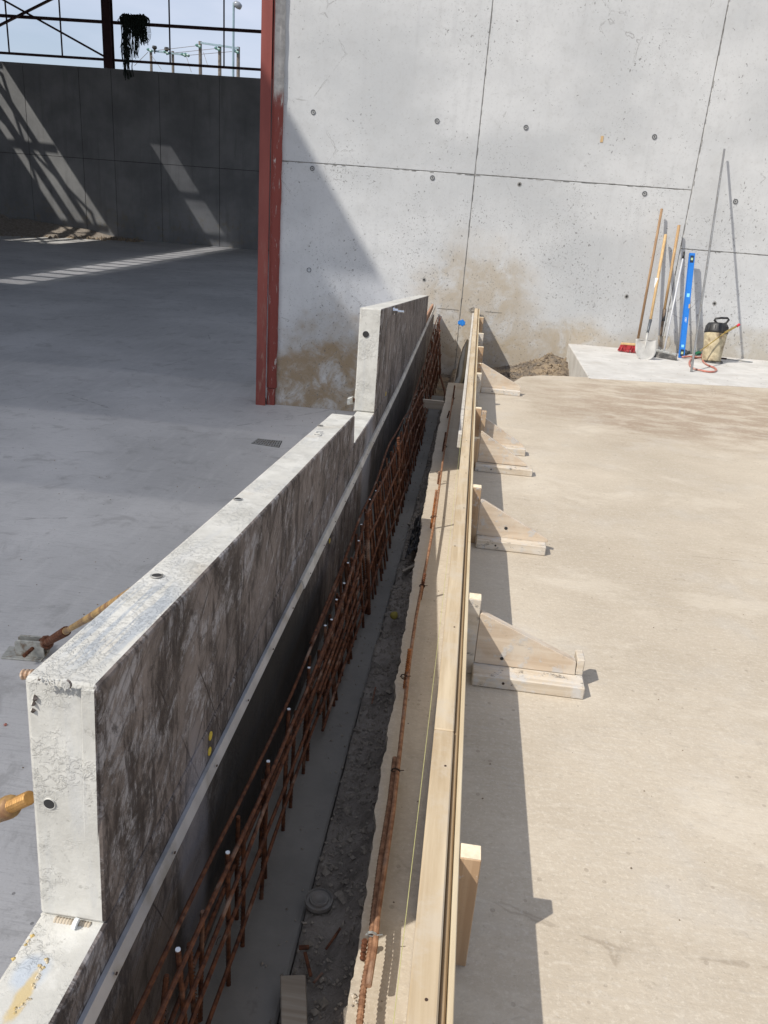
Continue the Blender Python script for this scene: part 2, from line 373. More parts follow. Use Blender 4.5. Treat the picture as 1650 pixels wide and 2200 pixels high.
M['blockw'] = mat_wood('cement_splashed_timber', (.64, .57, .47), (.46, .38, .28), 0, stain=(.62, .59, .54), cement=.7)
M['greywood'] = mat_wood('grey_timber', (.40, .35, .28), (.26, .21, .155), 0)
M['whitewood'] = mat_wood('whitened_board', (.62, .60, .56), (.48, .45, .41), 1, cement=.4)
M['bouncewood'] = mat_wood('bounce_tinted_board', (.46, .27, .17), (.34, .18, .11), 2)  # pink tone is orange bounce light put into the timber colour
M['alu'] = plain('dull_aluminium', (.50, .51, .54), .42, .6, .12, 9, dirt=(.34, .33, .31))
M['alu2'] = plain('dusty_aluminium', (.50, .47, .42), .7, .2, .15, 9, dirt=(.36, .33, .27))
M['steeldark'] = plain('dark_red_steel', (.045, .018, .020), .7, .2, .2, 3)
M['hallwall'] = None
M['galv'] = plain('galvanised_steel', (.42, .43, .42), .5, .6, .2, 30, dirt=(.30, .27, .22))
M['dirtygalv'] = plain('rust_spotted_galvanised_steel', (.40, .40, .36), .65, .35, .2, 30, dirt=(.20, .14, .09))
M['chrome'] = plain('bright_zinc', (.7, .72, .75), .2, 1.0, .05, 30, bump=0)
M['black'] = plain('black_plastic', (.022, .022, .022), .45, 0, .3, 20)
M['rubber'] = plain('dusty_rubber', (.05, .05, .048), .8, 0, .3, 25, dirt=(.16, .15, .14))
M['bristle'] = plain('red_bristle', (.42, .035, .04), .6, 0, .35, 60)
M['ash'] = mat_wood('ash_handle', (.62, .44, .23), (.48, .31, .14), 2)
M['oldash'] = mat_wood('worn_handle', (.36, .235, .13), (.25, .15, .08), 2)
M['blade'] = plain('cement_coated_blade', (.50, .49, .46), .7, .2, .12, 12, dirt=(.40, .37, .33))
M['blade2'] = plain('muddy_blade', (.38, .34, .28), .8, .1, .2, 12, dirt=(.22, .17, .12))
M['socket'] = plain('scuffed_grey_socket', (.12, .13, .14), .5, .5, .3, 20)
M['socket2'] = plain('rusty_socket', (.20, .15, .11), .8, .2, .4, 14, dirt=(.10, .06, .04))
M['blue'] = plain('blue_enamel', (.02, .19, .62), .35, .1, .06, 20, bump=0)
M['bluechalk'] = plain('blue_spray', (.02, .23, .75), .8, 0, .2, 50)
M['white'] = plain('white_print', (.75, .78, .8), .6, 0, .05, 20, bump=0)
M['vial'] = plain('dark_vial_frame', (.02, .03, .05), .3, 0, .1, 20, bump=0)
M['vialg'] = plain('pale_green_vial', (.45, .55, .30), .15, 0, .1, 20, bump=0)
M['tank'] = plain('cement_caked_plastic_tank', (.47, .40, .26), .75, 0, .2, 14, dirt=(.24, .18, .11), bump=.5)
M['brass'] = plain('dull_brass', (.45, .32, .11), .4, .8, .15, 30)
M['hose'] = plain('red_rubber_hose', (.42, .15, .11), .6, 0, .2, 30, dirt=(.48, .36, .32))
M['green'] = plain('green_grip', (.05, .40, .16), .5, 0, .1, 20)
M['redp'] = plain('red_plastic', (.55, .03, .05), .5, 0, .1, 20)
M['yellow'] = plain('yellow_plug', (.52, .38, .04), .6, 0, .1, 20)
M['yellowdirty'] = plain('dirty_yellow', (.26, .21, .04), .8, 0, .3, 20)
M['strut'] = plain('yellow_brown_prop_paint', (.42, .27, .10), .6, .2, .25, 14, dirt=(.20, .10, .05))
M['thread'] = plain('greasy_thread', (.40, .22, .07), .45, .5, .25, 40)
M['plastic'] = plain('black_polythene', (.018, .018, .02), .3, 0, .3, 10, bump=.6)
M['lid'] = plain('muddy_plastic_lid', (.19, .175, .155), .75, 0, .15, 25, dirt=(.17, .14, .11))
M['string'] = plain('yellow_string', (.50, .48, .20), .7, 0, .1, 20, bump=0)
M['wire'] = plain('black_tie_wire', (.06, .035, .025), .7, .4, .3, 60)
M['net'] = plain('dark_green_netting', (.008, .018, .012), .8, 0, .3, 20)
M['polewood'] = plain('weathered_pole', (.17, .15, .13), .9, 0, .3, 3)
M['pale_steel'] = plain('pale_painted_steel', (.28, .38, .42), .5, .4, .1, 3)
M['insulator'] = plain('green_glass_insulator', (.10, .22, .20), .4, 0, .1, 5, bump=0)
M['lampglass'] = plain('grey_lamp_glass', (.25, .27, .30), .2, 0, .1, 5, bump=0)
M['joint'] = plain('joint_mortar', (.27, .265, .25), .95, 0, .4, 14)
M['hole'] = plain('hole_dark', (.03, .03, .03), .9, 0, .1, 20, bump=0)
M['conering'] = plain('grey_plastic_cone', (.10, .105, .11), .6, 0, .2, 20, bump=0)
M['coneface'] = plain('cone_plug', (.38, .38, .37), .8, 0, .2, 40)
M['pencil'] = plain('pencil_mark', (.24, .22, .19), .9, 0, .2, 40, bump=0)
M['terrain'] = plain('gravel_terrain', (.22, .19, .15), .95, 0, .3, .8, dirt=(.14, .13, .09))
def mat_soil():
    n = N('sandy_soil', .95); p = n.world
    col = n.mix(n.rng(n.noise(p, 3, 7, .7), .35, .65), (.17, .145, .12), (.36, .275, .18))
    col = n.mix(n.rng(n.noise(p, 11, 7, .75), .52, .62), col, (.12, .085, .06)); n.color(col)
    n.bump(n.noise(p, 16, 9, .75), 1.0, .05); return n.m
M['soil'] = mat_soil()
def mat_hallwall():
    n = N('hall_wall_concrete', .8); p = n.world
    col = n.mix(n.rng(n.noise(p, .5, 6, .6), .3, .7), (.155, .158, .162), (.235, .238, .24))
    col = n.mix(n.math('MULTIPLY', n.rng(n.noise(n.map(p, (2.5, 2.5, .22)), 1, 6, .65), .5, .7), .4), col, (.11, .11, .113))
    col = n.mix(n.math('MULTIPLY', n.rng(n.noise(p, 3, 6, .7), .5, .7), n.rng(n.xyz(p)[2], 2.2, .3)), col, (.20, .18, .14))
    n.color(col); return n.m
M['hallwall'] = mat_hallwall()
def mat_trans(dens=.43):
    n = N('translucent_roof_sheet', .4)
    tr = n.t.nodes.new('ShaderNodeBsdfTransparent'); tr.inputs[0].default_value = (.95, .96, 1.0, 1)
    ms = n.t.nodes.new('ShaderNodeMixShader'); ms.inputs[0].default_value = dens
    n.color((.6, .62, .63))
    o = [x for x in n.t.nodes if x.type == 'OUTPUT_MATERIAL'][0]
    n.t.links.new(tr.outputs[0], ms.inputs[1]); n.t.links.new(n.b.outputs[0], ms.inputs[2]); n.t.links.new(ms.outputs[0], o.inputs[0]); return n.m
M['trans'] = mat_trans()
M['roofsheet'] = plain('dark_roof_sheet', (.05, .055, .06), .7, .2, .1, .3)

# ------------------------------------------------------------------ mesh helpers
class MB:
    def __init__(s): s.v = []; s.f = []; s.mi = []
    def add(s, vs, fs, mi=0):
        b = len(s.v); s.v += [tuple(x) for x in vs]; s.f += [tuple(b + i for i in f) for f in fs]; s.mi += [mi] * len(fs)
    def box(s, x0, x1, y0, y1, z0, z1, mi=0):
        v = [(x, y, z) for x in (x0, x1) for y in (y0, y1) for z in (z0, z1)]
        s.add(v, [(0, 1, 3, 2), (4, 6, 7, 5), (0, 4, 5, 1), (2, 3, 7, 6), (0, 2, 6, 4), (1, 5, 7, 3)], mi)
    def hexa(s, b, t, mi=0):
        """b, t: four bottom and four top points"""
        s.add(list(b) + list(t), [(3, 2, 1, 0), (4, 5, 6, 7), (0, 1, 5, 4), (1, 2, 6, 5), (2, 3, 7, 6), (3, 0, 4, 7)], mi)
    def prism(s, poly, vec, mi=0):
        n = len(poly); vec = Vector(vec); a = [Vector(p) for p in poly]; b = [p + vec for p in a]
        s.add(a + b, [tuple(range(n))[::-1], tuple(range(n, 2 * n))] + [(i, (i + 1) % n, n + (i + 1) % n, n + i) for i in range(n)], mi)
    def bar(s, p, q, w, h, up=(0, 0, 1), mi=0):
        p, q = Vector(p), Vector(q); d = (q - p).normalized(); sd = d.cross(Vector(up)).normalized(); u = sd.cross(d)
        o = [sd * (-w / 2) + u * (-h / 2), sd * (w / 2) + u * (-h / 2), sd * (w / 2) + u * (h / 2), sd * (-w / 2) + u * (h / 2)]
        s.hexa([p + x for x in o], [q + x for x in o], mi)
    def tube(s, pts, r, n=8, mi=0, cap=True):
        pts = [Vector(p) for p in pts]; rs = r if isinstance(r, (list, tuple)) else [r] * len(pts)
        rings = []; u = None
        for i, p in enumerate(pts):
            d = ((pts[min(i + 1, len(pts) - 1)] - pts[max(i - 1, 0)])).normalized()
            if u is None: u = d.orthogonal().normalized()
            else: u = (u - d * u.dot(d)).normalized()
            w = d.cross(u); rings.append([p + (u * math.cos(2 * math.pi * k / n) + w * math.sin(2 * math.pi * k / n)) * rs[i] for k in range(n)])
        vs = [x for rg in rings for x in rg]; fs = []
        for i in range(len(pts) - 1):
            for k in range(n): fs.append((i * n + k, i * n + (k + 1) % n, (i + 1) * n + (k + 1) % n, (i + 1) * n + k))
        if cap: fs += [tuple(range(n))[::-1], tuple(range((len(pts) - 1) * n, len(pts) * n))]
        s.add(vs, fs, mi)
    def build(s, name, mat, parent=None, bevel=0.0, smooth=False, loc=None, seg=1):
        me = bpy.data.meshes.new(name)
        o0 = Vector(loc) if loc is not None else (Vector(parent.location) if parent is not None and parent.parent is None else Vector((0, 0, 0)))
        base = wloc(parent) if parent is not None else Vector((0, 0, 0))
        org = Vector(loc) if loc is not None else base
        me.from_pydata([tuple(Vector(v) - org) for v in s.v], [], s.f)
        for m in (mat if isinstance(mat, (list, tuple)) else [mat]): me.materials.append(m)
        for p, mi in zip(me.polygons, s.mi): p.material_index = mi; p.use_smooth = smooth
        me.validate(); 
        bm = bmesh.new(); bm.from_mesh(me); bmesh.ops.recalc_face_normals(bm, faces=bm.faces); bm.to_mesh(me); bm.free()
        o = bpy.data.objects.new(name, me); COL.objects.link(o)
        o.parent = parent; o.location = org - base
        if bevel:
            b = o.modifiers.new('b', 'BEVEL'); b.width = bevel; b.segments = seg; b.limit_method = 'ANGLE'; b.angle_limit = math.radians(40)
        return o
def wloc(o):
    v = Vector((0, 0, 0))
    while o is not None: v += Vector(o.location); o = o.parent
    return v
def tag(o, label=None, cat=None, group=None, kind=None):
    if label: o['label'] = label
    if cat: o['category'] = cat
    if group: o['group'] = group
    if kind: o['kind'] = kind
    return o
def thing(name, loc, label, cat, group=None):
    o = bpy.data.objects.new(name, None); COL.objects.link(o); o.location = loc; o.empty_display_size = .1
    return tag(o, label, cat, group)
def bx(name, mat, parent, x0, x1, y0, y1, z0, z1, bevel=0.0):
    m = MB(); m.box(x0, x1, y0, y1, z0, z1); return m.build(name, mat, parent, bevel)
def copy_tree(o, parent=None):
    c = o.copy(); COL.objects.link(c); c.parent = parent
    for ch in list(o.children): copy_tree(ch, c)
    return c
def lerp(a, b, t): return a + (b - a) * t
def hash2(i, j, s=0):
    v = math.sin(i * 127.1 + j * 311.7 + s * 74.7) * 43758.5453; return v - math.floor(v)
def vnoise(x, y, s=0):
    i, j = math.floor(x), math.floor(y); fx, fy = x - i, y - j; fx = fx * fx * (3 - 2 * fx); fy = fy * fy * (3 - 2 * fy)
    return lerp(lerp(hash2(i, j, s), hash2(i + 1, j, s), fx), lerp(hash2(i, j + 1, s), hash2(i + 1, j + 1, s), fx), fy)
def fbm(x, y, o=4, s=0):
    r = 0; a = .5
    for k in range(o): r += a * vnoise(x, y, s + k); x *= 2.1; y *= 2.1; a *= .5
    return r

def threaded(m, p, q, r, pitch, depth, n=10, mi=0):
    p, q = Vector(p), Vector(q); L = (q - p).length; k = max(2, int(L / pitch)); pts = []; rs = []
    for i in range(k):
        for t, rr in ((0, r - depth), (.3, r), (.6, r), (.9, r - depth)):
            pts.append(p.lerp(q, (i + t) / k)); rs.append(rr)
    m.tube(pts, rs, n, mi)

# ================================================================== SETTING
ZF = -1.35                                         # hall floor near the tall wall
def zfloor(y): return ZF + .03 * max(0.0, y - 11.7)
def WY(x): return 12.0 + .02 * x                   # front face of the tall wall
def HY(x): return 46.44 + .025 * x                 # front face of the far hall wall

m = MB(); m.add([(-900, -600, -2.6), (900, -600, -2.6), (900, 1200, -2.6), (-900, 1200, -2.6)], [(0, 1, 2, 3)])
tag(m.build('ground', M['terrain']), kind='structure')

# hall floor: level near the wall, rising gently to the back
m = MB(); ys = [-14, 11.7, 52]
for a, b in zip(ys[:-1], ys[1:]):
    m.add([(-44, a, zfloor(a)), (-.55, a, zfloor(a)), (-.55, b, zfloor(b)), (-44, b, zfloor(b))], [(0, 1, 2, 3)])
m.add([(-44, -14, -2.6), (-.55, -14, -2.6), (-.55, -14, ZF), (-44, -14, ZF)], [(0, 1, 2, 3)])
tag(m.build('hall_floor', M['floor']), kind='structure')

# yard slab on the right with its broken edge along the trench
def edge_x(y):
    base = np.interp(y, [-3, 1.05, 1.4, 1.62, 2.22, 3.76, 5.1, 7.6, 8.0], [-.10, -.102, -.10, -.113, -.121, -.148, -.168, -.177, -.17])
    return base + .022 * (fbm(y * 7, 2.2, 3, 1) - .45) + .014 * (fbm(y * 38, 5.1, 3, 2) - .45)
top = []
y = -3.0
while y < 7.95: top.append((edge_x(y), y)); y += .011 if y > .7 else .2
top += [(-.15, 7.95), (.05, 7.98), (.3, 8.02), (.5, 8.3), (.62, 8.72), (.85, 8.93), (1.1, 9.03), (1.43, 9.1)]
top += [(14, 11.9), (14, -3)]
bm = bmesh.new(); tv = [bm.verts.new((a, b, 0)) for a, b in top]
bm.faces.new(tv[::-1]); n_e = len(tv)
lay = [tv]
for k, (dz, jx) in enumerate(((-.02, .004), (-.05, .012), (-.12, .012), (-.45, .0))):
    row = []
    for i, (a, b) in enumerate(top):
        dx = random.uniform(-jx, jx) - .004 * k if b < 7.9 else 0.0
        dy = random.uniform(-jx, jx) if b >= 7.9 and a < 2 else 0.0
        row.append(bm.verts.new((a + dx + (.012 * k if b < 7.9 and a < 1 else 0), b + dy, dz)))
    lay.append(row)
for r0, r1 in zip(lay[:-1], lay[1:]):
    for i in range(n_e - 1): bm.faces.new((r0[i], r0[i + 1], r1[i + 1], r1[i]))
bmesh.ops.recalc_face_normals(bm, faces=bm.faces)
me = bpy.data.meshes.new('yard_slab'); bm.to_mesh(me); bm.free(); me.materials.append(M['slab'])
o = bpy.data.objects.new('yard_slab', me); COL.objects.link(o); tag(o, kind='structure')

# pale step slab beside the wall
pale = N('pale_step_concrete', .85); pp = pale.world
pc = pale.mix(pale.rng(pale.noise(pp, 2.5, 6, .65), .3, .7), (.47, .455, .425), (.59, .575, .545))
pc = pale.mix(pale.math('MULTIPLY', pale.rng(pale.noise(pale.map(pp, (1, 3, 1)), 4, 7, .7), .52, .66), .5), pc, (.40, .35, .29))
vv = pale.vor(pp, 15); rc = pale.t.nodes.new('ShaderNodeSeparateColor'); pale.t.links.new(vv.outputs['Color'], rc.inputs[0])
pc = pale.mix(pale.math('MULTIPLY', pale.math('LESS_THAN', vv.outputs['Distance'], .15), pale.math('LESS_THAN', rc.outputs[0], .14)), pc, (.15, .13, .11))
pale.color(pc); pale.bump(pale.noise(pp, 18, 7, .7), .4, .008)
sf = G(1265, 811, .012); sr = G(1650, 832, .012)
fl = sf + (sr - sf).normalized() * 12
m = MB(); m.prism([(sf.x, sf.y, .012), (fl.x, fl.y, .012), (14, 12.28, .012), (1.47, 12.03, .012)], (0, 0, -.6))
tag(m.build('pale_step', pale.m, bevel=.008), kind='structure')

# footing strip under the reinforcement
m = MB()
m.prism([(-.56, -3, -.22), (-.262, -3, -.22), (-.262, 2.2, -.22), (-.25, 3.4, -.22), (-.225, 5.5, -.22), (-.215, 8.3, -.22), (-.56, 8.3, -.22)], (0, 0, -.5))
tag(m.build('footing', M['footing'], bevel=.006), kind='structure')

# mud in the trench and the pit before the tall wall
def mudz(x, y):
    z = -.268 + .09 * fbm(x * 9, y * 9, 4) + .02 * fbm(x * 40, y * 40, 2, 5)
    z += .07 * max(0, min(1, (x + .20) / .10)) - .10 * max(0, min(1, (float(np.interp(y, [0, 2.2, 3.4, 5.5], [-.262, -.262, -.25, -.225])) - x) / .01))
    z += -.30 * max(0, min(1, (y - 7.7) / .8))
    if y > 8:
        z += .28 * math.exp(-((x - 1.25) / .42) ** 2 - ((y - 11.75) / .75) ** 2) * (.7 + .6 * fbm(x * 5, y * 5, 3, 9))
        z += .14 * math.exp(-((x - .95) / .5) ** 2 - ((y - 9.9) / 1.2) ** 2) * (.5 + fbm(x * 6, y * 6, 3, 3))
    return z
def grid(name, mat, x0, x1, y0, y1, d, fn):
    nx, ny = int((x1 - x0) / d) + 1, int((y1 - y0) / d) + 1
    vs = [(x0 + i * d, y0 + j * d, fn(x0 + i * d, y0 + j * d)) for j in range(ny) for i in range(nx)]
    fs = [(j * nx + i, j * nx + i + 1, (j + 1) * nx + i + 1, (j + 1) * nx + i) for j in range(ny - 1) for i in range(nx - 1)]
    me = bpy.data.meshes.new(name); me.from_pydata(vs, [], fs); me.materials.append(mat)
    for p in me.polygons: p.use_smooth = True
    o = bpy.data.objects.new(name, me); COL.objects.link(o); return o
tag(grid('trench_bed', M['mud'], -.34, .04, .2, 8.4, .014, mudz), kind='structure')
tag(grid('pit_soil', M['soil'], -.75, 1.62, 8.1, 12.1, .03, lambda x, y: mudz(x, y) - .0), kind='structure')
# clods and stones
m = MB()
def rock(m, c, r):
    vs = []
    for k in ((1, 0, 0), (-1, 0, 0), (0, 1, 0), (0, -1, 0), (0, 0, 1), (0, 0, -1)):
        vs.append(Vector(c) + Vector(k) * r * random.uniform(.6, 1.25))
    m.add(vs, [(0, 2, 4), (2, 1, 4), (1, 3, 4), (3, 0, 4), (2, 0, 5), (1, 2, 5), (3, 1, 5), (0, 3, 5)])
for i in range(4200):
    y = random.uniform(.6, 8.0) ** 1.0; x = random.uniform(-.255, -.10)
    rock(m, (x, y, mudz(x, y) + .005), random.uniform(.002, .007) if random.random() < .93 else random.uniform(.008, .016))
for i in range(260):
    y = random.uniform(.6, 8.0); x = random.uniform(-.34, -.25)
    rock(m, (x, y, -.218), random.uniform(.002, .006))
tag(m.build('mud_clods', plain('dry_clod', (.27, .235, .19), .95, 0, .3, 60)), 'crumbled mud clods and stones lying along the trench bottom', 'clods', kind='stuff')
m = MB()
for i in range(900):
    x = random.uniform(.45, 1.5); y = random.uniform(8.6, 12.0)
    rock(m, (x, y, mudz(x, y) + .003), random.uniform(.008, .035))
tag(m.build('pit_rubble', M['soil']), 'crumbled soil and stones in the pit beside the pale step', 'rubble', kind='stuff')
m = MB()
for i in range(420):
    x = random.uniform(.15, 5) ; y = random.uniform(.8, 9)
    rock(m, (x, y, .0), random.uniform(.0012, .0035))
for i in range(120):
    p = (random.uniform(-.09, .0), random.uniform(.8, 7.5), .0); rock(m, p, random.uniform(.001, .003))
tag(m.build('slab_grit', M['soil']), 'fine grit scattered over the yard slab', 'grit', kind='stuff')
m = MB()
for i in range(380):
    x = random.uniform(-8, -.7); y = random.uniform(1.5, 13); rock(m, (x, y, ZF), random.uniform(.003, .010))
for i in range(900):
    t = random.random(); x = lerp(-29, -19.5, t); y = HY(x) - abs(random.gauss(0, 1)) * lerp(2.6, .5, t) - .2
    rock(m, (x, y, zfloor(y)), random.uniform(.04, .16))
tag(m.build('floor_grit', M['soil']), 'grit and loose stones scattered on the hall floor', 'grit', kind='stuff')
# dirt bank at the far left foot of the hall wall
def bank(x, y):
    d = HY(x) - y; w = max(.3, (-19.0 - x) * .75); h = max(0, 1 - d / w) * min(1.0, max(0, (-19.6 - x) * .14))
    return zfloor(y) - .06 + h * (.55 + .5 * fbm(x * 1.2, y * 1.2, 4)) + .10 * h * fbm(x * 5, y * 5, 2)
tag(grid('dirt_bank', M['mud'], -31, -19, 36.5, 45.95, .16, bank), kind='structure')

# ================================================================== TALL CONCRETE WALL
ZB, ZT = ZF, 5.6
wall = thing('concrete_wall', (0, 12.2, ZF), 'tall pale grey cast concrete wall with tie holes and brown splashes behind the trench', 'wall')
def wall_panel(x0, x1, z0, z1, x0t=None, x1t=None):
    g = .006
    x0t = x0 if x0t is None else x0t; x1t = x1 if x1t is None else x1t
    m = MB(); b = []; t = []
    m.hexa([(x0 + g, WY(x0), z0 + g), (x1 - g, WY(x1), z0 + g), (x1 - g, WY(x1) + .12, z0 + g), (x0 + g, WY(x0) + .12, z0 + g)],
           [(x0t + g, WY(x0), z1 - g), (x1t - g, WY(x1), z1 - g), (x1t - g, WY(x1) + .12, z1 - g), (x0t + g, WY(x0) + .12, z1 - g)])
    return m.build('panel', M['wall'], wall, bevel=.004)
H1 = 2.245
wall_panel(-3.02, -.19, ZB, H1); wall_panel(-.19, 2.84, ZB, H1)
wall_panel(-3.02, -.19, H1, ZT); wall_panel(-.19, 2.84, H1, ZT)
wall_panel(2.84, 5.9, ZB, 1.47); wall_panel(2.84, 5.9, 1.47, ZT); wall_panel(5.9, 9.2, ZB, ZT); wall_panel(9.2, 14, ZB, ZT)
m = MB(); m.hexa([(-3.0, WY(-3) + .007, ZB), (14, WY(14) + .007, ZB), (14, WY(14) + .4, ZB), (-3.0, WY(-3) + .4, ZB)],
                 [(-3.0, WY(-3) + .007, ZT - .01), (14, WY(14) + .007, ZT - .01), (14, WY(14) + .4, ZT - .01), (-3.0, WY(-3) + .4, ZT - .01)])
m.build('core', M['joint'], wall)
WN, WP = (-.02, 1, 0), (0, 12.0, 0)
def wp(x, y, off=0.0): return PL(x, y, WN, (0, 12.0 - off, 0))
def wall_ring(m, c, r0, r1, dy, n=16, depth=.004):
    c = Vector(c)
    for i in range(n):
        a, b = 2 * math.pi * i / n, 2 * math.pi * (i + 1) / n
        P = lambda r, t, d: (c.x + r * math.cos(t), c.y - d, c.z + r * math.sin(t))
        m.add([P(r0, a, dy), P(r1, a, dy), P(r1, b, dy), P(r0, b, dy), P(r1, a, dy - depth), P(r1, b, dy - depth), P(r0, a, dy - depth - .004), P(r0, b, dy - depth - .004)],
              [(0, 1, 2, 3), (1, 4, 5, 2), (0, 3, 7, 6)])
def disc(m, c, r, d, n=16, mi=0):
    c = Vector(c); m.add([(c.x + r * math.cos(2 * math.pi * i / n), c.y - d, c.z + r * math.sin(2 * math.pi * i / n)) for i in range(n)], [tuple(range(n))], mi)
k = 0
for px, py, big in [(673, 241, 1), (939, 260, 1), (1130, 274, 1), (1406, 294, 1), (671, 362, 1), (929, 382, 1), (1116, 396, 0), (1385, 416, 1), (1580, 433, 1),
                    (664, 580, 2), (911, 601, 0), (1346, 637, 0), (1535, 652, 0)]:
    c = wp(px, py); m = MB()
    if big: wall_ring(m, c, .023, .034, .007); disc(m, c, .034, .0028, mi=1); disc(m, c, .010, .005, 12, mi=0)
    else: disc(m, c, .032, .0022, mi=1); disc(m, c, .017, .004, 12)
    face = M['white'] if big == 2 else M['coneface']
    mats = [M['conering'], face] if big else [M['hole'], M['joint']]
    m.build('tie_hole', mats, wall)
# small marks on the wall
m = MB(); c = wp(992, 693)
m.prism([(c.x + .062 * math.cos(a) * random.uniform(.7, 1.1), c.y - .0015, c.z + .046 * math.sin(a) * random.uniform(.7, 1.15)) for a in [i * math.pi / 7 for i in range(14)]], (0, -.002, 0))
m.build('paint_mark', M['bluechalk'], wall)
m = MB()
a, b = wp(940, 662), wp(985, 666); m.bar(a + Vector((0, -.003, 0)), b + Vector((0, -.003, 0)), .002, .006)
a, b = wp(1042, 669), wp(1078, 672); m.bar(a + Vector((0, -.003, 0)), b + Vector((0, -.003, 0)), .002, .006)
cc = wp(1015, 665)
for k in range(5):
    c2 = cc + Vector((random.uniform(-.02, .02), -.003, random.uniform(-.02, .02)))
    pts = [c2 + Vector((.035 * math.cos(t), 0, .03 * math.sin(t))) for t in [i * .7 + k for i in range(8)]]
    m.tube(pts, .0022, 4)
m.build('pencil_mark', M['pencil'], wall)
m = MB(); c = wp(1293, 299); m.box(c.x - .018, c.x + .018, c.y - .006, c.y, c.z - .04, c.z + .04); m.build('wood_chip', M['ash'], wall)
# damp rough seam fins along the joints
m = MB()
def fin(p, q):
    n = 46
    for i in range(n):
        if random.random() < .35: continue
        a = Vector(p).lerp(Vector(q), i / n); b = Vector(p).lerp(Vector(q), (i + random.uniform(.4, 1)) / n)
        o = Vector((random.uniform(-.012, .012), 0, random.uniform(-.012, .012)))
        m.bar(a + o, b + o, .006, random.uniform(.003, .010), up=(0, 1, 0))
fin((-.19, WY(-.19), ZB + .3), (-.19, WY(-.19), 4.6)); fin((2.84, WY(2.84), .1), (2.84, WY(2.84), 4.7)); fin((-3, WY(-3), H1), (2.84, WY(2.84), H1)); fin((2.84, WY(2.84), 1.47), (5, WY(5), 1.47))
tag(m.build('seam_fin', M['joint'], wall), kind='stuff')

# ================================================================== RED COLUMN
cx0, cx1 = YP(557, 500, 11.86).x, YP(579, 500, 11.86).x
col = thing('steel_column', (cx0 + .1, 11.95, ZF), 'brick red steel column at the left end of the tall wall', 'column')
cx2 = YP(599, 500, 11.9).x
bx('flange', M['red'], col, cx0, cx1 - .002, 11.80, 11.822, ZF, 7.5, .002)
bx('web', M['red'], col, cx0 + .02, cx0 + .04, 11.822, 12.25, ZF, 7.5, .002)
bx('side_plate', M['red'], col, cx0, cx0 + .02, 11.822, 12.25, ZF + .001, 7.49, .002)
# mortar-smeared strip between flange and wall
m = MB(); zz = ZF + .28; prev = None
bx('sole_block', M['smear'], col, cx1 + .004, cx2 - .004, 11.87, 12.1, ZF, ZF + .27, .004)
zs = [zz + i * .055 for i in range(int((7.4 - zz) / .055))]
for i, z in enumerate(zs[:-1]):
    a = 11.855 + .02 * fbm(z * 5, 1, 3); b = 11.855 + .02 * fbm(zs[i + 1] * 5, 1, 3)
    xr = cx2 + .012 + .02 * (fbm(z * 7, 3, 3) - .4); xr2 = cx2 + .012 + .02 * (fbm(zs[i + 1] * 7, 3, 3) - .4)
    m.add([(cx1, a, z), (xr, a + .03, z), (xr2, b + .03, zs[i + 1]), (cx1, b, zs[i + 1]), (xr, 12.0, z), (xr2, 12.0, zs[i + 1])], [(0, 1, 2, 3), (1, 4, 5, 2)])
m.build('mortar_strip', M['smear'], col, smooth=True)
bx('inner_flange', M['red'], col, cx1 + .006, cx1 + .018, 11.835, 11.87, ZF + .3, 7.4, .002)

# ================================================================== HALL: far wall, frame, roof
hw = thing('hall_wall', (-21, 46.1, -.3), 'dark grey concrete panel wall at the back of the shaded hall', 'wall')
xs = [-40, -36.5, -33, -29.6, -26.25, -23.06, -21.2, -18.5, -15.1, -11.8, -8.4, -5]
rows = [(-.9, 3.9), (3.9, 8.53)]
for a, b in zip(xs[:-1], xs[1:]):
    for z0, z1 in rows:
        g = .012; dy = random.uniform(0, .012); m = MB()
        m.hexa([(a + g, HY(a) + dy, z0 + g), (b - g, HY(b) + dy, z0 + g), (b - g, HY(b) + .2, z0 + g), (a + g, HY(a) + .2, z0 + g)],
               [(a + g, HY(a) + dy, z1 - g * (z1 < 8)), (b - g, HY(b) + dy, z1 - g * (z1 < 8)), (b - g, HY(b) + .2, z1 - g * (z1 < 8)), (a + g, HY(a) + .2, z1 - g * (z1 < 8))])
        m.build('panel', M['hallwall'], hw, bevel=.006)
m = MB(); m.hexa([(-40, HY(-40) + .035, -.9), (-5, HY(-5) + .035, -.9), (-5, HY(-5) + .3, -.9), (-40, HY(-40) + .3, -.9)],
                 [(-40, HY(-40) + .035, 8.45), (-5, HY(-5) + .035, 8.45), (-5, HY(-5) + .3, 8.45), (-40, HY(-40) + .3, 8.45)])
m.build('core', M['hole'], hw)
fr = thing('steel_frame', (-21, 46.1, 8.53), 'dark steel columns, rails and cross braces standing on the hall wall', 'frame')
RZ = 14.0
def hp(x, y, off=.12): return PL(x, y, (-.025, 1, 0), (0, 46.44 + off, 0))
for x, w, nm in ((-21.33, .50, 'column'), (-12.2, .5, 'column'), (-30.5, .5, 'column'), (-39.5, .5, 'column')):
    m = MB(); m.box(x - w / 2, x + w / 2, HY(x) - .02, HY(x) + .0, 8.53, RZ); m.box(x - w / 2, x + w / 2, HY(x) + .3, HY(x) + .32, 8.53, RZ); m.box(x - .02, x + .02, HY(x), HY(x) + .3, 8.53, RZ)
    m.build(nm, M['steeldark'], fr)
for z, h in ((8.97, .12), (10.76, .15), (12.6, .15)):
    for a, b in ((-39.2, -30.8), (-30.2, -21.6), (-21.06, -12.46), (-11.9, -5.5)):
        m = MB(); m.bar((a, HY(a) + .16, z), (b, HY(b) + .16, z), .10, h); m.build('rail', M['steeldark'], fr)
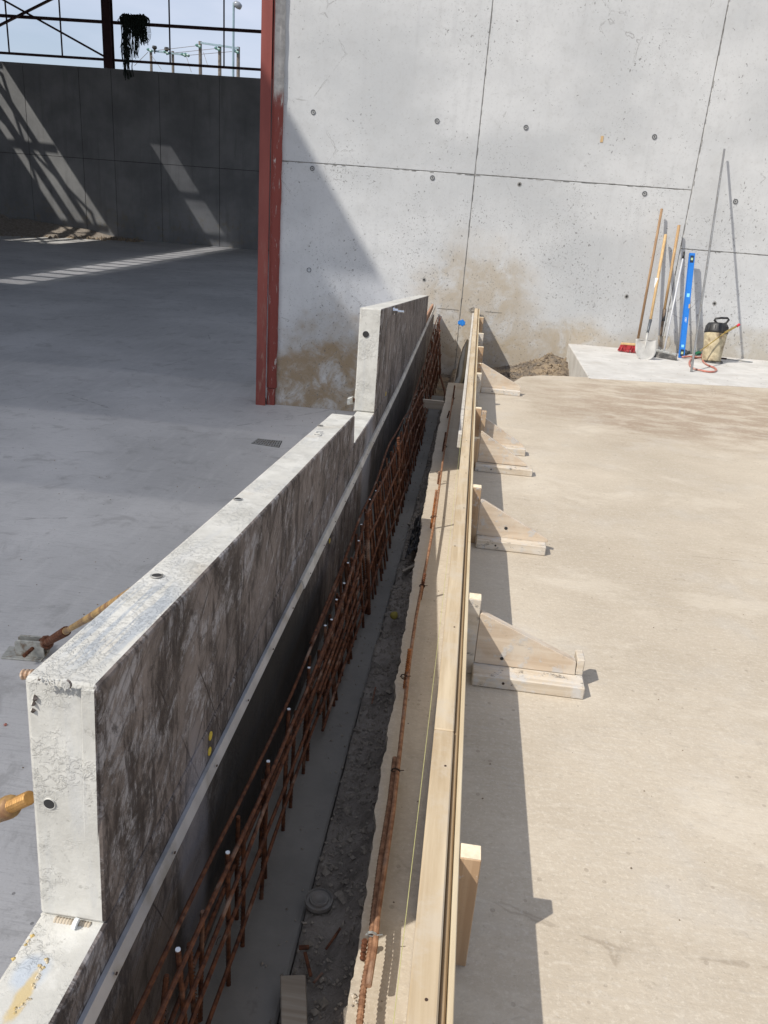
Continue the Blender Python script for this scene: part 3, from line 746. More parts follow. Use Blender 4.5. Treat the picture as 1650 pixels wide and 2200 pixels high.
for x in (-33.5, -36.4, -27.05, -24.0, -17.9, -14.9, -9.2):
    m = MB(); m.bar((x, HY(x) + .19, 8.95), (x, HY(x) + .19, RZ), .07, .05, up=(0, 1, 0)); m.build('rod', M['steeldark'], fr)
for p, q in ((hp(-100, -60, .07), hp(229, 124, .07)), (hp(-20, 64, .0), hp(230, -62, .0))):
    m = MB(); m.bar(p, q, .10, .13, up=(0, 1, 0)); m.build('brace', M['steeldark'], fr)

# roof over the hall, high above the picture: solid sheets with two open strips, clear sheets towards the yard, some added to soften its shade
roof = thing('hall_roof', (-25, 20, RZ), 'high sheet roof of the hall with open strips and clear sheets at the yard end, some stepped to soften its shade', 'roof')
XE = -10.6
def sheet(name, mat, x0, x1, y0, y1): return bx(name, mat, roof, x0, x1, y0, y1, RZ, RZ + .05)
s1a, s1b = -34.0, -31.25; s2a, s2b = -25.9, -23.7
YO = 4.0
for a, b in ((-48, s1a), (s1b, s2a), (s2b, XE)):
    y = YO
    while y < 47.9:
        sheet('roof_sheet', M['roofsheet'], a, b, y, min(y + 5.9, 48.5)); y += 5.9
sheet('roof_sheet', M['roofsheet'], s1a + .02, s1b - .02, YO, 30); sheet('roof_sheet', M['roofsheet'], s2a + .02, s2b - .02, 40.5, 48.5)
sheet('roof_sheet', M['roofsheet'], s2a + .02, s2b - .02, YO, 14)
half = mat_trans(.45); light_ = mat_trans(.2); dusty = [mat_trans(.52), mat_trans(.66), mat_trans(.80)]  # the list of three is stepped clearness for grading the roof's shade
for a, b in ((-48, -36), (-36, -24), (-24, XE - .9)):
    for c, d in ((-34, -20), (-20, -6), (-6, -5)): sheet('clear_sheet', M['trans'], a, b, c, d - .02)
    for k in range(3): sheet('shade_step_sheet', dusty[k], a, b, -5 + k * 3, -2 + k * 3 - .02)  # added sheets of rising density, blurring the roof's shade boundary on the hall floor
for k in range(3): sheet('shade_soften_sheet', mat_trans(.36 - .11 * k), XE - .88 + .3 * k, XE - .6 + .3 * k, -34, YO - .02)  # added strips, clearer outward, softening the shade edge on the tall wall
y = 13.5  # extra unseen roof behind the tall wall, added to darken the hall
while y < 48:
    sheet('roof_sheet', M['roofsheet'], XE + .02, -1, y, min(y + 5.9, 48.5)); sheet('roof_sheet', M['roofsheet'], -.98, 9, y, min(y + 5.9, 48.5)); y += 5.9
# added sheets in the second slot, stepped in clearness to soften its sun patch
for a, b, dd in ((s2a + .01, s2a + .5, .70), (s2a + .51, s2b - .52, .15), (s2b - .5, s2b - .01, .64)):
    for y0_, y1_, e in ((14, 18, .12), (18.02, 36, 0), (36.02, 38.6, .1), (38.62, 40.5, .2)): sheet('patch_soften_sheet', mat_trans(min(.92, dd + e)), a, b, y0_, y1_)
y = 30.4
while y < 46: bx('purlin', M['steeldark'], roof, s1a, s1b, y, y + .16, RZ - .25, RZ - .02); y += 2.4
bx('purlin', M['steeldark'], roof, -33.2, -32.85, 30, 46.5, RZ - .5, RZ - .26); bx('purlin', M['steeldark'], roof, -32.2, -31.95, 30, 46.5, RZ - .5, RZ - .26)
for i in range(4):
    y = 30.5 + i * 4
    m = MB(); m.bar((s1a, y, RZ - .6), (s1b, y + 4, RZ - .6), .14, .08); m.build('brace', M['steeldark'], roof)
    m = MB(); m.bar((s1b, y, RZ - .7), (s1a, y + 4, RZ - .7), .14, .08); m.build('brace', M['steeldark'], roof)
y = 11.5
while y < 40: bx('purlin', M['steeldark'], roof, s2a, s2b, y, y + .16, RZ - .2, RZ - .02); y += 1.25
# side wall of the hall (outside the picture, left), its height raised to cut skylight
sw = thing('side_wall', (-44.1, 20, -.5), 'long plain unseen side wall of the hall at the far left, raised to cut skylight', 'wall')
bx('panel', M['hallwall'], sw, -44.3, -44.0, -14, 48, -2.5, 13.8)

# netting thrown over the upper rail
m = MB(); gz = 10.76; gx0 = hp(266, 50).x; gx1 = hp(316, 50).x; Yn = HY(-20) + .1
for i in range(150):
    x = random.uniform(gx0, gx1); t = (x - gx0) / (gx1 - gx0)
    L = random.uniform(.3, .9)
    if t < .22: L = random.uniform(1.2, 3.0)
    elif t < .42 : L = random.uniform(.25, .7) if random.random() < .8 else 2.6
    elif t < .72: L = random.uniform(.7, 1.9) * (1 - abs(t - .58) * 1.6)
    elif t > .8: L = random.uniform(.5, 1.1)
    x2 = x + random.uniform(-.18, .22); pts = []
    h = random.uniform(.1, .42)
    for k in range(7):
        u = k / 6
        pts.append((lerp(x, x2, u) + random.uniform(-.06, .06), Yn - .25 + random.uniform(-.12, .12), gz + h * (1 - u) - L * u))
    m.tube(pts, random.uniform(.012, .03), 4, cap=False)
for i in range(60):
    a = random.uniform(0, 6.28); c = Vector((lerp(gx0, gx1, random.uniform(.05, .95)), Yn - .2, gz + .12)); r = random.uniform(.14, .34)
    pts = [c + Vector((r * 1.1 * math.cos(t + a), random.uniform(-.15, .15), r * .8 * math.sin(t + a))) for t in [j * .8 for j in range(9)]]
    m.tube(pts, .022, 4)
for i in range(5):
    c = Vector((lerp(gx0, gx1, .86 + .03 * i), Yn - .2, gz - .45)); r = .34 + .04 * i
    m.tube([c + Vector((r * .65 * math.cos(t), 0, r * math.sin(t))) for t in [j * .52 for j in range(13)]], .014, 4)
tag(m.build('hanging_net', M['net']), 'tangle of dark netting thrown over the upper rail beside the column', 'net')

# beyond the hall wall: lamp and power poles
Yl = 95
lp = YP(500, 30, Yl)
lamp = thing('street_lamp', (lp.x, Yl, -2.6), 'tall pale street lamp post rising behind the hall wall', 'street lamp')
m = MB(); m.tube([(lp.x, Yl, -2.6), YP(502, 6, Yl)], [.19, .12], 10); m.build('pole', M['pale_steel'], lamp)
a = YP(501, 6, Yl); b = YP(506, 9, Yl); m = MB(); m.tube([a, b], .1, 8); m.build('arm', M['pale_steel'], lamp)
c = YP(510.5, 12, Yl); m = MB()
m.tube([c + Vector((-.42, 0, .28)), c + Vector((-.2, 0, .16)), c + Vector((.1, 0, .0)), c + Vector((.36, 0, -.16))], [.14, .34, .36, .26], 12); m.build('lamp_head', M['lampglass'], lamp, smooth=True)
Yp = 120
def power(name_lbl, poles, bar_l, bar_r, ins, rad, Y):
    t = thing('power_pole', (YP(poles[0][0], 150, Y).x, Y, -2.6), name_lbl, 'power pole')
    for px, ptop in poles:
        p = YP(px, ptop, Y); m = MB(); m.tube([(p.x, Y, -2.6), p], [rad * 1.2, rad], 8); m.build('pole', M['polewood'], t)
    a, b = YP(*bar_l, Y - .3), YP(*bar_r, Y - .3); m = MB(); m.bar(a, b, .16, .22); m.build('crossarm', M['pale_steel'], t)
    for px, py, kind in ins:
        c = YP(px, py, Y - .5); m = MB()
        if kind: m.tube([c + Vector((-.4, 0, .12)), c + Vector((-.2, 0, .1)), c, c + Vector((.3, 0, -.1)), c + Vector((.45, 0, -.12))], [.08, .2, .14, .2, .06], 8)
        else: m.tube([c + Vector((0, 0, -.7)), c + Vector((0, 0, -.25)), c + Vector((0, 0, 0)), c + Vector((0, 0, .25))], [.08, .12, .38, .3], 8)
        m.build('insulator', M['insulator'] if kind else M['black'], t)
    return t
power('double timber power pole with green insulators, left of the lamp post', [(324, 107), (371, 110)], (318, 108), (405, 119), [(321, 108, 1), (357, 113, 1), (394, 118, 1), (401, 118, 1), (332, 103, 0), (358, 106, 0)], .2, Yp)
power('row of three bare timber power poles joined by a crossbar', [(430, 89), (472, 96), (512, 101)], (431, 92), (513, 104), [(426, 99, 1), (467, 105, 1), (507, 111, 1)], .23, Yp - 8)
pw = thing('power_lines', (0, Yp, 6), 'thin power lines strung between the two groups of poles', 'power line')
for a, b in (((340, 108), (426, 98)), ((372, 114), (467, 104)), ((403, 119), (507, 110)), ((289, 141), (318, 112)), ((325, 118), (347, 150)), ((400, 120), (411, 155)), ((437, 112), (446, 140))):
    m = MB(); m.tube([YP(*a, Yp - 3), YP(*b, Yp - 4)], .035, 4); m.build('wire', M['polewood'], pw)

# ================================================================== PRECAST WALL BLOCKS
PF = lambda y: -.465 - .0095 * y
TH = .112
def block(name, prof, label, dy_end=0.0, bevel=.007, th=TH):
    """prof: (y, z) outline on the stained face"""
    t = thing(name, (PF(prof[0][0]) - .05, prof[0][0], prof[0][1]), label, 'concrete block')
    m = MB(); a = [(PF(y), y, z) for y, z in prof]; b = [(PF(y) - th, y, z) for y, z in prof]; n = len(a)
    m.add(a + b, [tuple(range(n)), tuple(range(n, 2 * n))[::-1]] + [(i, i + n, (i + 1) % n + n, (i + 1) % n) for i in range(n)])
    o = m.build('body', M['precast'], t, bevel=bevel, seg=2)
    return t, o
def cyl_x(m, c, r, x0, x1, n=16, mi=0): m.tube([(x0, c[0], c[1]), (x1, c[0], c[1])], r, n, mi)
lowz = lambda y: float(np.interp(y, [-3, .7, .9, 3.6, 4.4, 9.6], [.375, .378, .375, .455, .425, .30]))
b0, o0 = block('precast_base_wall', [(-3, ZF), (11.9, ZF), (11.9, .28), (9.6, .30), (4.4, .425), (3.6, .455), (.9, .375), (.7, .378), (-3, .375)],
               'long low precast wall under the two upper blocks, with yellow foam on its near end')
b1, o1 = block('precast_block', [(.872, .376), (3.55, .456), (3.515, .612), (2.6, .68), (1.55, .757), (.894, .806)],
               'near precast block with a brown stained side and a pale top with holes')
b2, o2 = block('precast_block', [(4.41, .427), (9.64, .301), (9.64, .715), (4.40, 1.02)],
               'far taller precast block with a bright anchor bolt near its top', th=.125)
# details on the near block: end face panel, cast-in strips, holes
yE = .882
def endp(x, y, off=0.0): return PL(x, y, (0, 1, -.012 / .42 * -1), (0, .894 - off, .806)) if False else YP(x, y, .884 - off)
def patch(name, pts, depth, parent, mat, off=.0):
    m = MB(); m.prism([endp(px, py, off) for px, py in pts], (0, -depth, 0)); return m.build(name, mat, parent, bevel=.0015)
patch('edge_strip', [(176, 1478), (207, 1480), (219, 1972), (186, 1940)], .004, b1, M['precast'])
c = endp(106, 1727, .002); m = MB(); m.tube([c + Vector((0, .0, 0)), c + Vector((0, -.006, 0))], [.0085, .0085], 18); 
m = MB()
for i in range(20):
    a, b = 2 * math.pi * i / 20, 2 * math.pi * (i + 1) / 20
    P = lambda r, t, d: (c.x + r * math.cos(t), c.y - d, c.z + r * math.sin(t))
    m.add([P(.0085, a, .0006), P(.0095, a, .0012), P(.0095, b, .0012), P(.0085, b, .0006), P(.0097, a, -.002), P(.0097, b, -.002)], [(0, 1, 2, 3), (1, 4, 5, 2)])
m.build('hole_rim', M['castplain'], b1)
m = MB(); disc(m, c, .0086, .0009, 20); m.build('hole', M['hole'], b1)
def tophole(px, py, r, tgt, zf):
    c = G(px, py, zf); c = G(px, py, zf + .001)
    m = MB(); n = 18
    m.add([(c.x + r * math.cos(2 * math.pi * i / n), c.y + r * math.sin(2 * math.pi * i / n), c.z + .0015) for i in range(n)], [tuple(range(n))]); m.build('hole', M['hole'], tgt)
    m = MB()
    for i in range(n):
        a, b = 2 * math.pi * i / n, 2 * math.pi * (i + 1) / n
        P = lambda rr, t, d: (c.x + rr * math.cos(t), c.y + rr * math.sin(t), c.z + d)
        m.add([P(r * .98, a, .0035), P(r * 1.25, a, .002), P(r * 1.25, b, .002), P(r * .98, b, .0035)], [(0, 1, 2, 3)])
    m.build('hole_rim', M['galv'], tgt)
ztop = lambda y: float(np.interp(y, [.894, 1.55, 2.6, 3.515], [.806, .757, .68, .612]))
def top_at(px, py):
    z = .75
    for _ in range(12): z = ztop(G(px, py, z).y)
    return z
for px, py in ((337, 1238), (511, 1073), (688, 915)): tophole(px, py, .0105, b1, top_at(px, py))
# embossed marking near the front of the top and on the far end
def text(s, size, loc, rot, mat, parent, ext=.0012, name='lettering'):
    cu = bpy.data.curves.new(name, 'FONT'); cu.body = s; cu.size = size; cu.extrude = ext; cu.align_x = 'CENTER'; cu.align_y = 'CENTER'
    o = bpy.data.objects.new('tmp', cu); COL.objects.link(o); dg = bpy.context.evaluated_depsgraph_get(); me = bpy.data.meshes.new_from_object(o.evaluated_get(dg))
    bpy.data.objects.remove(o); me.materials.clear(); me.materials.append(mat)
    t = bpy.data.objects.new(name, me); COL.objects.link(t); t.parent = parent; t.location = Vector(loc) - wloc(parent); t.rotation_euler = rot; return t
c = endp(117, 1467, .0035); text('3A8733', .0150, c, (math.radians(90), 0, 0), M['castplain'], b1, .0012)
m = MB(); c = endp(143, 1469, .0035); m.tube([c, c + Vector((0, -.003, 0))], [.0085, .007], 12); m.build('cast_boss', M['precast'], b1)
z = top_at(683, 937); c = G(680, 938, z + .001); text('ECU CAT', .045, c, (math.radians(-4.3), 0, math.radians(92)), M['castplain'], b1, .0015)
# coil left in the joint between base wall and near block
m = MB(); a = YP(118, 1978, .868); b = YP(196, 1992, .868); threaded(m, a, b, .0075, .005, .0012); m.build('coil_rod', plain('cement_coated_coil', (.36, .31, .24), .85, 0, .3, 40), b1)
m = MB(); a = YP(158, 1984, .861); m.tube([a, a + Vector((.006, 0, -.001))], [.009, .009], 10); m.build('joint_plug', M['white'], b1)
# chipped lumps on outer edge
m = MB()
for px, py, r in ((74, 1500, .006), (72, 1512, .006), (70, 1525, .005), (100, 1976, .009), (96, 1965, .008), (112, 1984, .009), (84, 1458, .005)):
    rock(m, YP(px, py, .89), r)
tag(m.build('cement_lump', M['precast'], b1, smooth=False), kind='stuff')
# yellow foam on the near end of the base wall
m = MB(); pts = [(102, 2062), (88, 2078), (80, 2098), (72, 2120), (62, 2142), (48, 2160), (36, 2172)]
for (px, py) in pts:
    for k in range(5):
        c = G(px + random.uniform(-6, 6), py + random.uniform(-6, 6), .378); rock(m, c - Vector((0, 0, .001)), random.uniform(.002, .0042))
for px, py in ((70, 2010), (62, 2022), (55, 2030), (30, 2060)): rock(m, G(px, py, .376), .0045)
tag(m.build('foam_bead', plain('yellow_foam', (.50, .36, .13), .85, 0, .3, 60, dirt=(.55, .52, .46), bump=.5), b0), kind='stuff')
# tall block: hole in its end, bolt and side clamp
c = YP(786, 718, 4.402); m = MB(); disc(m, c, .018, .003, 16); m.build('hole', M['hole'], b2)
c = PL(845, 668, (1, .0095, 0), (-.463, 0, 0)); bolt = thing('anchor_bolt', c, 'shiny zinc anchor bolt screwed into the side of the tall block', 'bolt')
m = MB(); m.tube([c + Vector((-.01, 0, 0)), c + Vector((.008, 0, 0))], .026, 14); m.build('washer', M['chrome'], bolt)
m = MB(); m.tube([c + Vector((.008, 0, 0)), c + Vector((.03, 0, 0))], .017, 6); m.build('nut', M['chrome'], bolt)
m = MB(); threaded(m, c + Vector((.03, 0, 0)), c + Vector((.07, 0, 0)), .009, .004, .001); m.build('thread', M['chrome'], bolt)
cx = -.507 - .125; cy = 4.62
cl = thing('wall_clamp', (cx - .03, cy, .5), 'cement coated steel clamp with square bolt on the back of the tall block', 'clamp')
m = MB(); c1 = YP(768, 850, cy)
m.prism([YP(774, 884, cy), YP(758, 884, cy), YP(760, 868, cy), YP(763, 836, cy), YP(768, 828, cy), YP(776, 826, cy)], (0, .06, 0)); m.build('bracket', M['whitewood'], cl, bevel=.006)
m = MB(); m.prism([YP(745, 871, cy - .02), YP(746, 856, cy - .02), YP(757, 853, cy - .02), YP(759, 868, cy - .02)], (0, .045, 0)); m.build('square_bolt', M['galv'], cl, bevel=.003)
m = MB(); m.prism([YP(757, 864, cy), YP(758, 856, cy), YP(766, 856, cy), YP(766, 864, cy)], (0, .02, 0)); m.build('bolt_shank', M['rust'], cl)

# aluminium strips along the wall marking the top of the pour
def sz(y): return float(np.interp(y, [0, 6.0, 11.9], [.29, .295, .41]))
def strip(y0, y1, label, mat, off, w=.026):
    t = thing('edge_strip', (PF(y0), y0, sz(y0)), label, 'metal strip')
    m = MB(); n = max(1, int((y1 - y0) / .5))
    for i in range(n):
        a, b = lerp(y0, y1, i / n), lerp(y0, y1, (i + 1) / n)
        P = lambda y, dx, dz: (PF(y) + dx, y, sz(y) + dz)
        m.hexa([P(a, .001, -w / 2), P(a, off, -w / 2), P(b, off, -w / 2), P(b, .001, -w / 2)], [P(a, .001, w / 2), P(a, off * .55, w / 2), P(b, off * .55, w / 2), P(b, .001, w / 2)])
    m.build('strip', mat, t)
    y = y0 + .1
    while y < min(y1, 5): c = Vector((PF(y) + off * .98, y, sz(y) - .002)); m = MB(); m.tube([c, c + Vector((.002, 0, 0))], .0028, 8); m.build('nail', M['wire'], t); y += .26
strip(-.8, 2.36, 'near blue-grey aluminium strip screwed along the stained wall', M['alu'], .017)
strip(2.33, 11.7, 'far grey strip running along the wall up to the tall block', M['alu2'], .020, .03)

# yellow plugs on the stained face
for px, py, r, lb in ((452, 1581, .011, 'upper pale yellow plug on the stained side of the near block'), (450, 1614, .0105, 'lower bright yellow plug just above the aluminium strip'), (708, 1162, .012, 'small yellow plug below the strip halfway along the wall'), (829, 846, .016, 'yellow plug on the side of the tall block')):
    c = PL(px, py, (1, .0095, 0), (-.4645, 0, 0)); m = MB(); m.tube([c + Vector((-.003, 0, 0)), c + Vector((.0015, 0, 0))], [r, r * .9], 16)
    tag(m.build('wall_plug', M['yellow'], loc=c), lb, 'plug', 'yellow plugs in the stained wall')

# ================================================================== REINFORCEMENT
def mesh_cage(y0, y1, xt, xb, ztop, zbot, fr_, label, step, seed, capy=2.4, wob=.01, r=.0050):
    """two layers of upright bars leaning on the wall, long bars tied across them"""
    random.seed(seed)
    t = thing('rebar_mesh', (xb(y0), y0, zbot), label, 'rebar mesh', 'rusty reinforcement meshes in the trench')
    y = y0; k = 0
    while y < y1:
        back = k % 3 == 0; sh = -.045 if back else random.uniform(-.012, .006)
        zt = ztop(y) + random.uniform(-.025, .02) - (.09 * random.uniform(.4, 1.5) if back else (0, 0, .05)[k % 3] * random.uniform(0, 1.6))
        ly = random.uniform(-.05, .07)
        p0 = Vector((xb(y) + sh, y, zbot)); p1 = Vector((xt(y) + sh * .6 + random.uniform(-.006, .006), y + ly, zt))
        m = MB(); m.tube([p0, p0.lerp(p1, .5) + Vector((random.uniform(-.003, .003), random.uniform(-.006, .006), 0)), p1], r, 7)
        if y < 3.2:
            kk = int((zt - zbot) / .011)
            for i in range(kk): c = p0.lerp(p1, i / kk); m.tube([c, c + (p1 - p0).normalized() * .003], r + .0011, 7, cap=False)
        o = m.build('upright_bar', M['rust'], t)
        if y < capy and k % 3 == 1:
            m = MB(); m.tube([p1, p1 + Vector((0, 0, .002))], .0049, 8); m.build('cut_end', M['white'], o)
        y += step * random.uniform(.7, 1.3); k += 1
    for j, f in enumerate(fr_):
        for layer in ((0, 1) if j % 2 == 0 else (0,)):
            pts = []; yy = y0 - .15 + random.uniform(-.1, .1); ph = random.uniform(0, 6)
            while yy < y1 + .1:
                z = lerp(zbot, ztop(yy), f) + wob * math.sin(yy * 2.3 + ph) + wob * .6 * math.sin(yy * 6 + ph * 2)
                x = lerp(xb(yy), xt(yy), f) + (.007 if layer == 0 else -.040) + .004 * math.sin(yy * 3 + ph)
                pts.append((x, yy, z - .02 * layer)); yy += .1
            m = MB(); m.tube(pts, r, 7); m.build('long_bar', M['rust'], t)
            if layer == 0:
                for q in pts[1:-1:3]:
                    if q[1] < 4.5 and random.random() < .5:
                        c = Vector(q); m = MB(); m.tube([c + Vector((.007, -.004, -.006)), c + Vector((.009, .002, .004)), c + Vector((.014, .006, .008))], .0011, 4); m.build('tie_wire', M['wire'], t)
    return t
I = lambda xs_, ys_: (lambda y: float(np.interp(y, xs_, ys_)))
mesh_cage(.35, 2.95, I([.5, 3], [-.392, -.385]), I([.5, 1.6, 2.3, 3], [-.385, -.382, -.366, -.345]), I([.5, .95, 1.4, 2, 3], [.29, .225, .18, .14, .15]), -.22, (.93, .72, .52, .30), 'nearest rusty rebar mesh leaning along the stained wall', .085, 11)
mesh_cage(2.35, 6.7, I([2.4, 6.8], [-.385, -.375]), I([2.4, 3.0, 3.6, 6.8], [-.355, -.338, -.312, -.308]), I([2.4, 3.3, 4.6, 6.8], [.12, .235, .23, .16]), -.22, (.95, .70, .45, .20), 'middle rusty rebar mesh between the bright cut ends and the timber spacer', .052, 12, 3.6, .018, .0055)
mesh_cage(6.3, 10.4, I([6.3, 10.4], [-.40, -.43]), I([6.3, 10.4], [-.315, -.34]), I([6.2, 8, 9.4, 10.3], [.10, .20, .38, .45]), -.30, (.92, .72, .5, .28), 'farthest rebar mesh behind the timber spacer', .10, 13, 0, .022, .0062)
random.seed(5)
# stacked bar bundle leaning at the lap of the meshes
for (pa, pb, lb) in (((788, 1100), (772, 1300), 'rusty bar standing on the lap of the two nearer meshes'), ((856, 940), (838, 1120), 'thick ribbed bar standing upright beside the spacer'),):
    a = XP(*pa, -.36); b = Vector((-.325, a.y + .06, -.22)); m = MB(); threaded(m, b, a, .010, .012, .0018, 8)
    tag(m.build('standing_bar', M['rust'], loc=b), lb, 'rebar')
# bent bar at the wall
pts = [YP(938, 790, 10.9), YP(947, 812, 10.6), YP(955, 840, 10.0), YP(960, 872, 9.2)]
m = MB(); m.tube(pts, .014, 8); tag(m.build('bent_bar', M['rust'], loc=pts[0]), 'dark bent bar curving down from the tall wall into the trench', 'rebar')

# ================================================================== FORMWORK
FZ = lambda y: float(np.interp(y, [-1, 6.9, 11.95], [.290, .297, .415]))
fw = thing('formwork', (.04, 1, 0), 'long pale timber formwork standing on the slab edge along the trench', 'formwork')
def run(name, mat, x0, x1, zb, zt, y0, y1, bev=.003, xo=lambda y: 0.0):
    m = MB(); n = max(1, int((y1 - y0) / .4)); ys = [lerp(y0, y1, i / n) for i in range(n + 1)]
    vs = []; 
    for y in ys: vs += [(x0 + xo(y), y, zb(y)), (x1 + xo(y), y, zb(y)), (x1 + xo(y), y, zt(y)), (x0 + xo(y), y, zt(y))]
    fs = [(3, 2, 1, 0), tuple(len(vs) - 4 + i for i in range(4))]
    for i in range(n):
        for k in range(4): fs.append((4 * i + k, 4 * i + (k + 1) % 4, 4 * i + 4 + (k + 1) % 4, 4 * i + 4 + k))
    m.add(vs, fs); return m.build(name, mat, fw, bevel=bev, loc=((x0 + x1) / 2, y0, 0))
zb0 = lambda y: (.002 if y < 7.9 else -.05)
for y0, y1 in ((-1.2, 1.62), (1.623, 5.05), (5.053, 8.6), (8.603, 11.95)):
    run('top_board', M['plank'], .017, .066, lambda y: FZ(y) - .035, lambda y: FZ(y), y0, y1)
for y0, y1 in ((-1.2, 3.4), (3.403, 7.9)):
    run('face_board', M['batten'], .021, .045, zb0, lambda y: FZ(y) - .037, y0, y1)
run('face_board', M['batten'], .021, .045, lambda y: -.25, lambda y: FZ(y) - .037, 7.903, 11.95)
for y0, y1 in ((-1.2, 4.1), (4.103, 11.95)): run('plywood_sheet', M['ply'], .0675, .0785, zb0, lambda y: FZ(y) - .012, y0, y1)
for y0, y1 in ((-1.2, 2.9), (2.903, 7.2), (7.203, 11.95)): run('edge_batten', M['batten'], .080, .0905, zb0, lambda y: FZ(y) - .001, y0, y1, .0015)
run('white_board', M['whitewood'], -.010, .0145, lambda y: FZ(y) - .12, lambda y: FZ(y) - .028, 4.75, 11.6)
y = .9
while y < 7:
    c = Vector((.042 + random.uniform(-.014, .014), y, FZ(y))); m = MB(); m.tube([c, c + Vector((0, 0, .0012))], .0028, 8); m.build('nail', M['wire'], fw); y += random.uniform(.25, .7)

# brackets
def bracket(y, label, post_mat, gus=None, blk=None, ph=.292, pw=.043, pd=.048, x0=.0915, zfoot=0.0, lean=0.0, gy=.0):
    t = thing('timber_bracket', (x0, y, zfoot), label, 'timber bracket', 'timber brackets bracing the formwork')
    m = MB(); m.box(x0, x0 + pw, y, y + pd, zfoot, ph)
    m.hexa([(x0, y, zfoot), (x0 + pw, y, zfoot), (x0 + pw, y + pd, zfoot), (x0, y + pd, zfoot)], [(x0, y, ph), (x0 + pw, y, ph), (x0 + pw, y + pd, ph), (x0, y + pd, ph)]) if False else None
    p = m.build('post', post_mat, t, bevel=.002)
    m = MB(); m.box(x0 + .0015, x0 + pw - .0015, y + .0015, y + pd - .0015, ph, ph + .0015); m.build('sawn_top', M['endgrain'], p)
    if gus:
        zt, xe, zm, th = gus; xs = x0 + pw + .002; zb = .047
        m = MB(); yy = y + gy
        pts = [(xs, yy, zt), (xs + .006, yy, zt + .003), (xe, yy, zm), (xe + .003, yy, zb + .001), (xs, yy, zb + .001)]
        m.prism(pts, (0, th, 0)); m.build('gusset', M['gusset'], t, bevel=.0015)
    if blk:
        xb0, xb1, w, h = blk; m = MB(); yy = y + gy - .012
        m.box(xb0, xb1, yy - w * .75, yy + w * .45, .001, h); m.build('base_block', M['blockw'], t, bevel=.0035)
        m = MB(); c = Vector((xb0 + .28 * (xb1 - xb0), yy - w * .75, h * .55)); m.tube([c, c + Vector((0, -.0015, 0))], .005, 8); m.build('nail_head', M['wire'], t)
    return t
bracket(1.215, 'nearest bracket, a single post with a bright sawn top', M['postfresh'], ph=.288, pd=.040)
bracket(2.375, 'second bracket from the front, whitened post with a wide cut-off gusset board', M['blockw'], (.238, .482, .098, .030), (.132, .512, .085, .046), ph=.290, gy=.0)
# end block under the gusset of the second bracket
bracket(3.605, 'third bracket, pointed gusset with a black knot hole over a cement-splashed base', M['postwood'], (.232, .488, .062, .022), (.137, .478, .07, .048), ph=.292)
bracket(4.93, 'fourth bracket, low gusset on a long clean base board sticking out', M['postfresh'], (.250, .455, .062, .024), (.122, .495, .075, .044), ph=.20, x0=.0915)
bracket(5.42, 'fifth bracket, twin posts and a gusset with a short splashed base', M['postfresh'], (.245, .46, .062, .022), (.26, .475, .075, .050), ph=.296)
bracket(6.885, 'slim whitened post standing alone behind the fifth bracket', M['blockw'], ph=.297)
bracket(7.62, 'far bracket with a broad gusset at the end of the slab', M['postfresh'], (.275, .54, .085, .026), (.16, .54, .07, .047), ph=.27)
for y, l, mt in ((8.35, 'short yellowish post over the pit, first past the slab end', M['postfresh']), (9.35, 'pale post over the pit between two yellowish ones', M['blockw']), (10.9, 'last short post beside the tall wall', M['postfresh'])):
    bracket(y, l, mt, ph=FZ(y) + .002, pw=.06, zfoot=-.4)
bx('second_post', M['postwood'], bpy.data.objects['timber_bracket.004'], .137, .170, 5.36, 5.40, .14, .292, .002)
g2 = bpy.data.objects['timber_bracket.001']
bx('end_block', M['blockw'], g2, .486, .512, 2.378, 2.45, .047, .108, .003)
k3 = bpy.data.objects['timber_bracket.002']
def knot(par, px, py, y, r):
    c = YP(px, py, y); m = MB(); m.tube([c, c + Vector((0, -.0012, 0))], [r, r * .8], 10); m.build('knot_hole', M['hole'], par)
knot(k3, 1087, 1135, 3.604, .0085); knot(g2, 1078, 1415, 2.374, .0065)

# string line and timber spacer
m = MB(); a = G(880, 2280, .22); b = Vector((.012, 6.5, .285)); m.tube([(-.004, .6, .272), (.004, 2.3, .279), (.010, 4.6, .287)], .0007, 5)
tag(m.build('string_line', M['string'], loc=(0, .6, .27)), 'thin yellow string line stretched beside the formwork', 'string')
ya = 6.95
m = MB(); m.box(XP(890, 880, -.47).x, -.175, ya, ya + .035, -.075, .005)
tag(m.build('spacer_board', mat_wood('pale_spacer_timber', (.56, .48, .38), (.42, .34, .25), 0), bevel=.003, loc=(-.3, ya, -.04)), 'short grey timber spacer wedged across the trench', 'board')
# shuttering sheet closing the gap beyond the tall block
m = MB(); m.hexa([(-.60, 9.68, -.35), (-.575, 9.68, -.35), (-.600, 11.9, -.35), (-.63, 11.9, -.35)], [(-.60, 9.68, .44), (-.575, 9.68, .44), (-.600, 11.9, .43), (-.63, 11.9, .43)])
tag(m.build('shutter_board', M['bouncewood'], bevel=.003, loc=(-.6, 9.7, -.3)), 'shuttering board, tinted pink for bounced light, between the tall block and the concrete wall', 'board')
